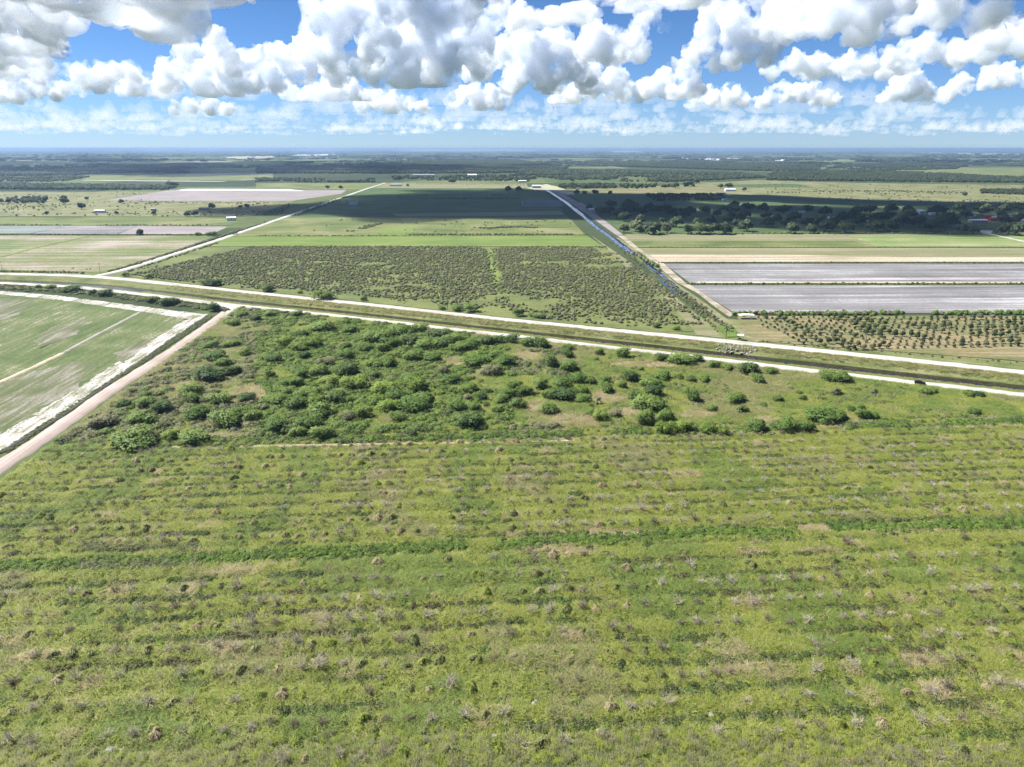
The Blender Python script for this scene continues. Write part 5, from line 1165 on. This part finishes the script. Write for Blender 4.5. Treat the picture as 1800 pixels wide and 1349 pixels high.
# ------------------------------------------------------------------ clouds (vapour inside real, knobbly volumes) and haze
def ico(sub):
    bm = bmesh.new(); bmesh.ops.create_icosphere(bm, subdivisions=sub, radius=1)
    v = np.array([x.co[:] for x in bm.verts]); f = np.array([[w.index for w in x.verts] for x in bm.faces]); bm.free()
    return v, f
ICO2 = ico(2)
def vapour(name, dens, aniso=.25, col=(.92, .945, .985), het=0):
    m = bpy.data.materials.new(name); m.use_nodes = True
    nt = m.node_tree; nt.nodes.clear()
    o_ = nt.nodes.new('ShaderNodeOutputMaterial'); pv = nt.nodes.new('ShaderNodeVolumePrincipled')
    pv.inputs['Color'].default_value = (*col, 1); pv.inputs['Density'].default_value = dens; pv.inputs['Anisotropy'].default_value = aniso
    nt.links.new(pv.outputs[0], o_.inputs['Volume'])
    if het:
        tc = nt.nodes.new('ShaderNodeNewGeometry')
        n1 = noise_n(nt.nodes, nt.links, tc.outputs['Position'], 1 / het, 4, .6)
        mr = nt.nodes.new('ShaderNodeMapRange'); mr.inputs['From Min'].default_value = .42; mr.inputs["From Max"].default_value = .56; mr.inputs['To Min'].default_value = dens * .05; mr.inputs['To Max'].default_value = dens * 1.5
        nt.links.new(n1, mr.inputs['Value']); nt.links.new(mr.outputs[0], pv.inputs['Density'])
    return m
V_DARK = vapour('deep_cloud_vapour', .016, .0)
V_THICK, V_MID, V_FAR = vapour('dense_cloud_vapour', .0085, .0, het=260), vapour('cloud_vapour', .005, .0, het=260), vapour('thin_distant_cloud_vapour', .0007, .0)  # far vapour kept thin, so the fading of haze is built into it
def cloud_mesh(seed, lobes, mat, res=64, rough=.11, puffs=10, smin=.32, smax=.6, base=.15):
    """lobes: (x, y, z, r), about 2 units wide, flat base at z = 0"""
    rnd = random.Random(seed); iv, if_ = ICO2
    V, F, o = [], [], 0
    for (x, y, z, r) in lobes:
        c = [(x, y, z, r)]
        for k in range(puffs):
            a = rnd.uniform(0, 6.283); e = rnd.uniform(-.1, 1.0) * 1.5; rr_ = r * rnd.uniform(smin, smax)
            c.append((x + r * .85 * math.cos(a) * math.cos(e), y + r * .85 * math.sin(a) * math.cos(e), z + r * .85 * math.sin(e), rr_))
        for (a, b_, d, q) in c:
            V.append(iv * q + np.array([a, b_, d])); F.append(if_ + o); o += len(iv)
    me = mesh_np('tmp', np.concatenate(V), np.concatenate(F))
    ob = bpy.data.objects.new('tmp', me); COL.objects.link(ob)
    md = ob.modifiers.new('r', 'REMESH'); md.mode = 'VOXEL'; md.voxel_size = 2.0 / res
    me2 = bpy.data.meshes.new_from_object(ob.evaluated_get(bpy.context.evaluated_depsgraph_get()))
    bpy.data.objects.remove(ob); bpy.data.meshes.remove(me)
    n = len(me2.vertices); co = np.empty(n * 3, np.float32); me2.vertices.foreach_get('co', co); co = co.reshape(-1, 3)
    nr_ = np.empty(n * 3, np.float32); me2.vertices.foreach_get('normal', nr_); nr_ = nr_.reshape(-1, 3)
    off = Vector((seed * 3.1, seed * 1.7, seed * .9)); d = np.empty(n, np.float32); tb = noise.turbulence
    for i in range(n):
        p = Vector(co[i]) + off
        d[i] = (tb(p * 2.6, 2, True) - .55) * rough + (tb(p * 8.0, 3, True) - .5) * rough * .55
    co = co + nr_ * d[:, None]
    low = co[:, 2] < 0; co[low, 2] *= base
    me2.vertices.foreach_set('co', co.ravel()); me2.update(); me2.name = 'cloud'
    me2.materials.clear(); me2.materials.append(mat)
    return me2
NP = [0]
def cloud(D, by, blobs, label, mat=None, depth=.45, res=70):
    """blobs: (x, y, r) read off the photograph, at ground distance D; by = pixel row of the flat base"""
    cr = random.Random(int(D) + len(blobs))
    x0 = min(b_[0] - b_[2] for b_ in blobs); x1 = max(b_[0] + b_[2] for b_ in blobs); cx, hw = (x0 + x1) / 2, (x1 - x0) / 2
    L = []
    for (x, y, r) in blobs:
        for k in range(2):
            L.append(((x - cx) / hw + cr.gauss(0, .03), cr.uniform(-depth, depth), max(0, (by - y) / hw) * (1 if k == 0 else cr.uniform(.5, .95)), r / hw * (1 if k == 0 else cr.uniform(.7, 1.0))))
    NP[0] += 1
    me = cloud_mesh(NP[0] * 1.37, L, mat or V_THICK, res)
    o = obj('cloud', me, None, at_dist(cx, by, D)); s = hw * D / FPX; o.scale = (s, s, s)
    tag(o, label, 'cloud', 'cumulus clouds'); return o
cloud(11600, 168, [(285, 150, 24), (315, 132, 24), (335, 140, 26), (358, 108, 24), (372, 92, 18), (395, 118, 30), (405, 95, 18), (435, 118, 26), (450, 105, 14), (440, 142, 26), (400, 148, 28), (350, 150, 28), (475, 150, 16)], 'bright towering cumulus left of centre, its peak above the farm road')
cloud(10000, 150, [(590, 60, 34), (610, 95, 36), (640, 40, 40), (670, 80, 44), (700, 30, 44), (650, 120, 36), (720, 90, 46), (760, 40, 46), (770, 100, 44), (810, 60, 44), (840, 25, 36), (830, 100, 36), (865, 15, 26), (700, 130, 36), (760, 140, 30), (620, 10, 30), (720, -20, 40), (820, -20, 36), (560, 90, 18), (885, 20, 14)], 'largest towering cumulus at upper centre with a grey base', res=84)
cloud(12500, 152, [(500, 105, 20), (520, 118, 24), (550, 95, 22), (575, 118, 24), (540, 132, 22), (590, 135, 22)], 'pale cumulus shoulder left of the largest central cloud')
cloud(13000, 176, [(520, 170, 18), (545, 165, 22), (580, 160, 24), (610, 165, 22), (635, 168, 16)], 'small cumulus below the gap left of the central cloud')
cloud(12000, 165, [(830, 130, 20), (850, 118, 24), (880, 105, 26), (905, 62, 22), (910, 85, 26), (925, 55, 14), (940, 110, 30), (965, 90, 24), (985, 80, 18), (990, 120, 30), (955, 140, 28), (900, 145, 24), (1010, 105, 20), (1020, 140, 26)], 'knobbly cumulus right of the central gap with a tall left head', res=80)
cloud(8200, 117, [(1035, 95, 20), (1055, 85, 22), (1075, 98, 22), (1035, 55, 16), (1045, 62, 16), (1065, 68, 14), (1085, 75, 14), (1100, 80, 18)], 'round white cumulus head just right of centre')
cloud(9000, 112, [(1110, 90, 20), (1120, 65, 18), (1130, 45, 16), (1145, 30, 14), (1155, 22, 12), (1170, 25, 12), (1125, 100, 16), (1095, 100, 16)], 'leaning wisp of cloud rising right of centre', V_MID)
cloud(14500, 182, [(1010, 168, 20), (1040, 155, 24), (1070, 150, 24), (1100, 160, 22), (1125, 165, 18), (985, 172, 14)], 'grey-based cumulus low in the sky right of centre')
cloud(13200, 177, [(1145, 160, 18), (1170, 150, 22), (1195, 140, 22), (1215, 158, 18), (1180, 165, 18)], 'bright cumulus low between the central and right clouds')
cloud(8600, 126, [(1215, 100, 18), (1240, 75, 24), (1250, 45, 24), (1265, 20, 26), (1280, 90, 24), (1295, 50, 28), (1300, 100, 22), (1325, 70, 26), (1320, 20, 28), (1335, 100, 20), (1270, 110, 18), (1195, 112, 12)], 'tall white cumulus right of the blue gap', res=78)
cloud(6300, 84, [(1370, 55, 30), (1400, 30, 36), (1430, 45, 36), (1460, 25, 40), (1495, 40, 36), (1530, 20, 40), (1560, 10, 36), (1520, 55, 26), (1400, 0, 36), (1470, -10, 40), (1580, -10, 30), (1390, 65, 20)], 'large cloud at upper right with a dark grey right flank', res=78)
cloud(5700, 66, [(1590, 50, 18), (1615, 35, 24), (1640, 28, 22), (1665, 35, 24), (1690, 25, 24), (1720, 30, 26), (1745, 40, 20), (1760, 48, 14)], 'flat-based cumulus near the top right corner')
cloud(7600, 112, [(1705, 95, 20), (1725, 80, 24), (1755, 75, 28), (1790, 80, 30), (1820, 70, 36), (1850, 90, 30), (1750, 98, 20)], 'bright cumulus cut by the right edge')
cloud(9800, 146, [(1365, 130, 16), (1385, 122, 20), (1410, 125, 22), (1440, 120, 22), (1470, 125, 22), (1500, 118, 20), (1530, 128, 20), (1555, 135, 14)], 'long flat cumulus bank in the right half of the sky')
cloud(9000, 131, [(1560, 108, 16), (1580, 100, 20), (1610, 98, 24), (1640, 95, 24), (1665, 105, 22), (1690, 115, 16), (1600, 118, 18)], 'rounded cumulus left of the right-edge cloud')
cloud(12800, 186, [(1560, 168, 16), (1580, 155, 20), (1605, 160, 22), (1625, 168, 18), (1585, 140, 14), (1565, 145, 12)], 'small bright cumulus low at right, left of the tilted one')
cloud(13000, 184, [(1655, 172, 12), (1670, 162, 14), (1685, 152, 14), (1695, 148, 10)], 'small tilted cumulus low at right')
cloud(11000, 158, [(1725, 145, 14), (1745, 135, 18), (1770, 138, 20), (1800, 140, 22), (1740, 150, 12)], 'cumulus low at the right edge')
cloud(14800, 192, [(1350, 175, 14), (1375, 168, 18), (1400, 170, 18), (1430, 172, 18), (1460, 178, 14)], 'pale low cumulus bank at right of centre')
cloud(14000, 190, [(1225, 180, 12), (1250, 172, 16), (1280, 170, 18), (1305, 176, 16), (1325, 182, 10)], 'low grey cumulus bank under the tall right cloud')
cloud(15000, 196, [(800, 185, 14), (815, 172, 14), (835, 170, 16), (860, 172, 16), (880, 182, 14), (845, 185, 14)], 'small bright cumulus low under the central gap')
cloud(12500, 174, [(145, 158, 14), (165, 145, 18), (190, 148, 22), (215, 142, 18), (240, 155, 20), (265, 160, 14)], 'white cumulus low at left under the grey cloud deck')
cloud(13800, 184, [(5, 165, 20), (35, 160, 22), (65, 155, 20), (90, 162, 16), (105, 172, 12)], 'pale cumulus low at the left edge')
cloud(10500, 148, [(0, 120, 26), (40, 125, 26), (80, 130, 22), (120, 128, 22), (160, 132, 20), (200, 128, 20), (215, 135, 12)], 'grey cumulus bank under the cloud deck at left', V_MID)
cloud(15500, 200, [(640, 188, 14), (665, 180, 16), (690, 182, 18), (715, 186, 14), (740, 190, 12)], 'low pale cumulus under the largest central cloud')
cloud(16000, 204, [(320, 196, 12), (345, 190, 14), (370, 192, 14), (395, 196, 12)], 'low small cumulus left of centre above the mauve field')
def in_poly(x, y, P):
    c = False; j = len(P) - 1
    for i in range(len(P)):
        if (P[i][1] > y) != (P[j][1] > y) and x < (P[j][0] - P[i][0]) * (y - P[i][1]) / (P[j][1] - P[i][1]) + P[i][0]: c = not c
        j = i
    return c
def deck(poly, spacing, r, z0, label, seed, mat, res=90, zs=(0, .2), puffs=3):
    """a broad cloud whose plan is given in metres"""
    P = np.array(poly, float); c = P.mean(0); hw = max(np.ptp(P[:, 0]), np.ptp(P[:, 1])) / 2; cr = random.Random(seed); L = []
    n = int(np.ptp(P[:, 0]) * np.ptp(P[:, 1]) / spacing ** 2)
    for _ in range(n):
        x = cr.uniform(P[:, 0].min(), P[:, 0].max()); y = cr.uniform(P[:, 1].min(), P[:, 1].max())
        if in_poly(x, y, P): L.append(((x - c[0]) / hw, (y - c[1]) / hw, cr.uniform(*zs) * r / hw, r * cr.uniform(.6, 1.15) / hw))
    me = cloud_mesh(seed * 2.3, L, mat, res, .07 if puffs < 5 else .13, puffs, base=.15 if puffs < 5 else .5)
    o = obj('cloud', me, None, (c[0], c[1], z0)); o.scale = (hw, hw, hw); return tag(o, label, 'cloud', 'cumulus clouds')
deck([(-8800, 9600), (-5200, 9300), (-4300, 7000), (-2600, 6100), (-1500, 5200), (-1000, 4300), (-1200, 3500), (-6500, 3600)], 280, 310, 1010, 'broad grey cloud deck filling the upper left corner', 3, V_THICK, 110, (0, .9), 6)
SHIFT = SUN_DIR * (1050 / SUN_DIR.z)
def shadow_cloud(px, label, seed):
    deck([(p.x + SHIFT.x, p.y + SHIFT.y) for p in (gp(*q) for q in px)], 75, 95, 1050, label, seed, V_DARK, 80, (.3, 2.2), 3)
shadow_cloud([(370, 374), (450, 381), (540, 383), (670, 387), (900, 379), (1010, 378), (1010, 342), (940, 333), (720, 333), (640, 342), (560, 352), (440, 357)], 'cumulus overhead casting the shadow across the central fields', 5)
shadow_cloud([(990, 342), (1270, 344), (1450, 353), (1780, 360), (1790, 366), (1680, 370), (1620, 386), (1520, 400), (1350, 402), (1080, 390), (990, 374)], 'cumulus overhead casting the shadow across the oak grove', 6)
# other clouds of the same sky, round about and beyond
GEN = []
gr = random.Random(12)
for s in range(6):
    L = []
    for k in range(10):
        x = gr.uniform(-.75, .75); L.append((x, gr.uniform(-.4, .4), gr.uniform(0, .3) * (1 - abs(x)), gr.uniform(.16, .3) * (1.1 - abs(x) * .6)))
    GEN.append(cloud_mesh(50 + s, L, V_THICK, 52, .12, 8))
i = 0
for (x, y, s) in sorted(((-2600, 5600, 700), (1200, 5900, 800), (3200, 5400, 900), (-800, 4700, 600), (400, 7200, 800), (-4200, 3000, 800), (3600, 3000, 700), (5200, 6200, 1000), (-3200, -2500, 900), (2800, -2600, 900), (300, -3800, 1000), (-5600, 600, 900), (5200, 400, 800)), key=lambda q: q[0] ** 2 + q[1] ** 2):
    o = obj('cloud', GEN[i % 6], None, (x, y, 1150)); o.scale = (s, s, s * .6); o.rotation_euler = (0, 0, i * 1.1); i += 1
    tag(o, 'cumulus of the open sky above the picture, %s nearest the camera' % ordw(i), 'cloud', 'cumulus clouds above the frame')
FARC = []
for s in range(5):
    L = []
    for k in range(9):
        x = gr.uniform(-.8, .8); L.append((x, gr.uniform(-.4, .4), gr.uniform(0, .22) * (1 - abs(x)), gr.uniform(.12, .26) * (1.1 - abs(x) * .6)))
    FARC.append(cloud_mesh(70 + s, L, V_FAR, 44, .12, 6))
C_CL = source('far_cloud_source', FARC)
P, Sc, Rz, Ix = [], [], [], []
for _ in range(520):
    D = math.sqrt(gr.uniform(15500 ** 2, 46000 ** 2)); x = gr.uniform(-.85, .85) * D
    P.append((x, D, 1000 + gr.gauss(0, 110))); Sc.append(gr.uniform(350, 1300)); Rz.append(gr.uniform(-.4, .4) + gr.choice((0, 3.14))); Ix.append(gr.randrange(5))
scatter('distant_clouds', P, Sc, Rz, Ix, C_CL, 'countless small pale clouds thinning toward the horizon', 'clouds')
# haze: one closed box round the camera and the land
hv = [(x, y, z) for x in (-62000, 62000) for y in (-9000, 52000) for z in (-6, 112)]
hm = mesh_np('haze', hv, [[0, 1, 3, 2], [4, 6, 7, 5], [0, 4, 5, 1], [2, 3, 7, 6], [0, 2, 6, 4], [1, 5, 7, 3]], vapour('thin_blue_haze', HAZE_D, .3, (.34, .5, .78)))
tag(obj('haze', hm), 'thin blue haze over the far land', kind='stuff')
print('sky', time.time() - T0, len(bpy.data.objects))
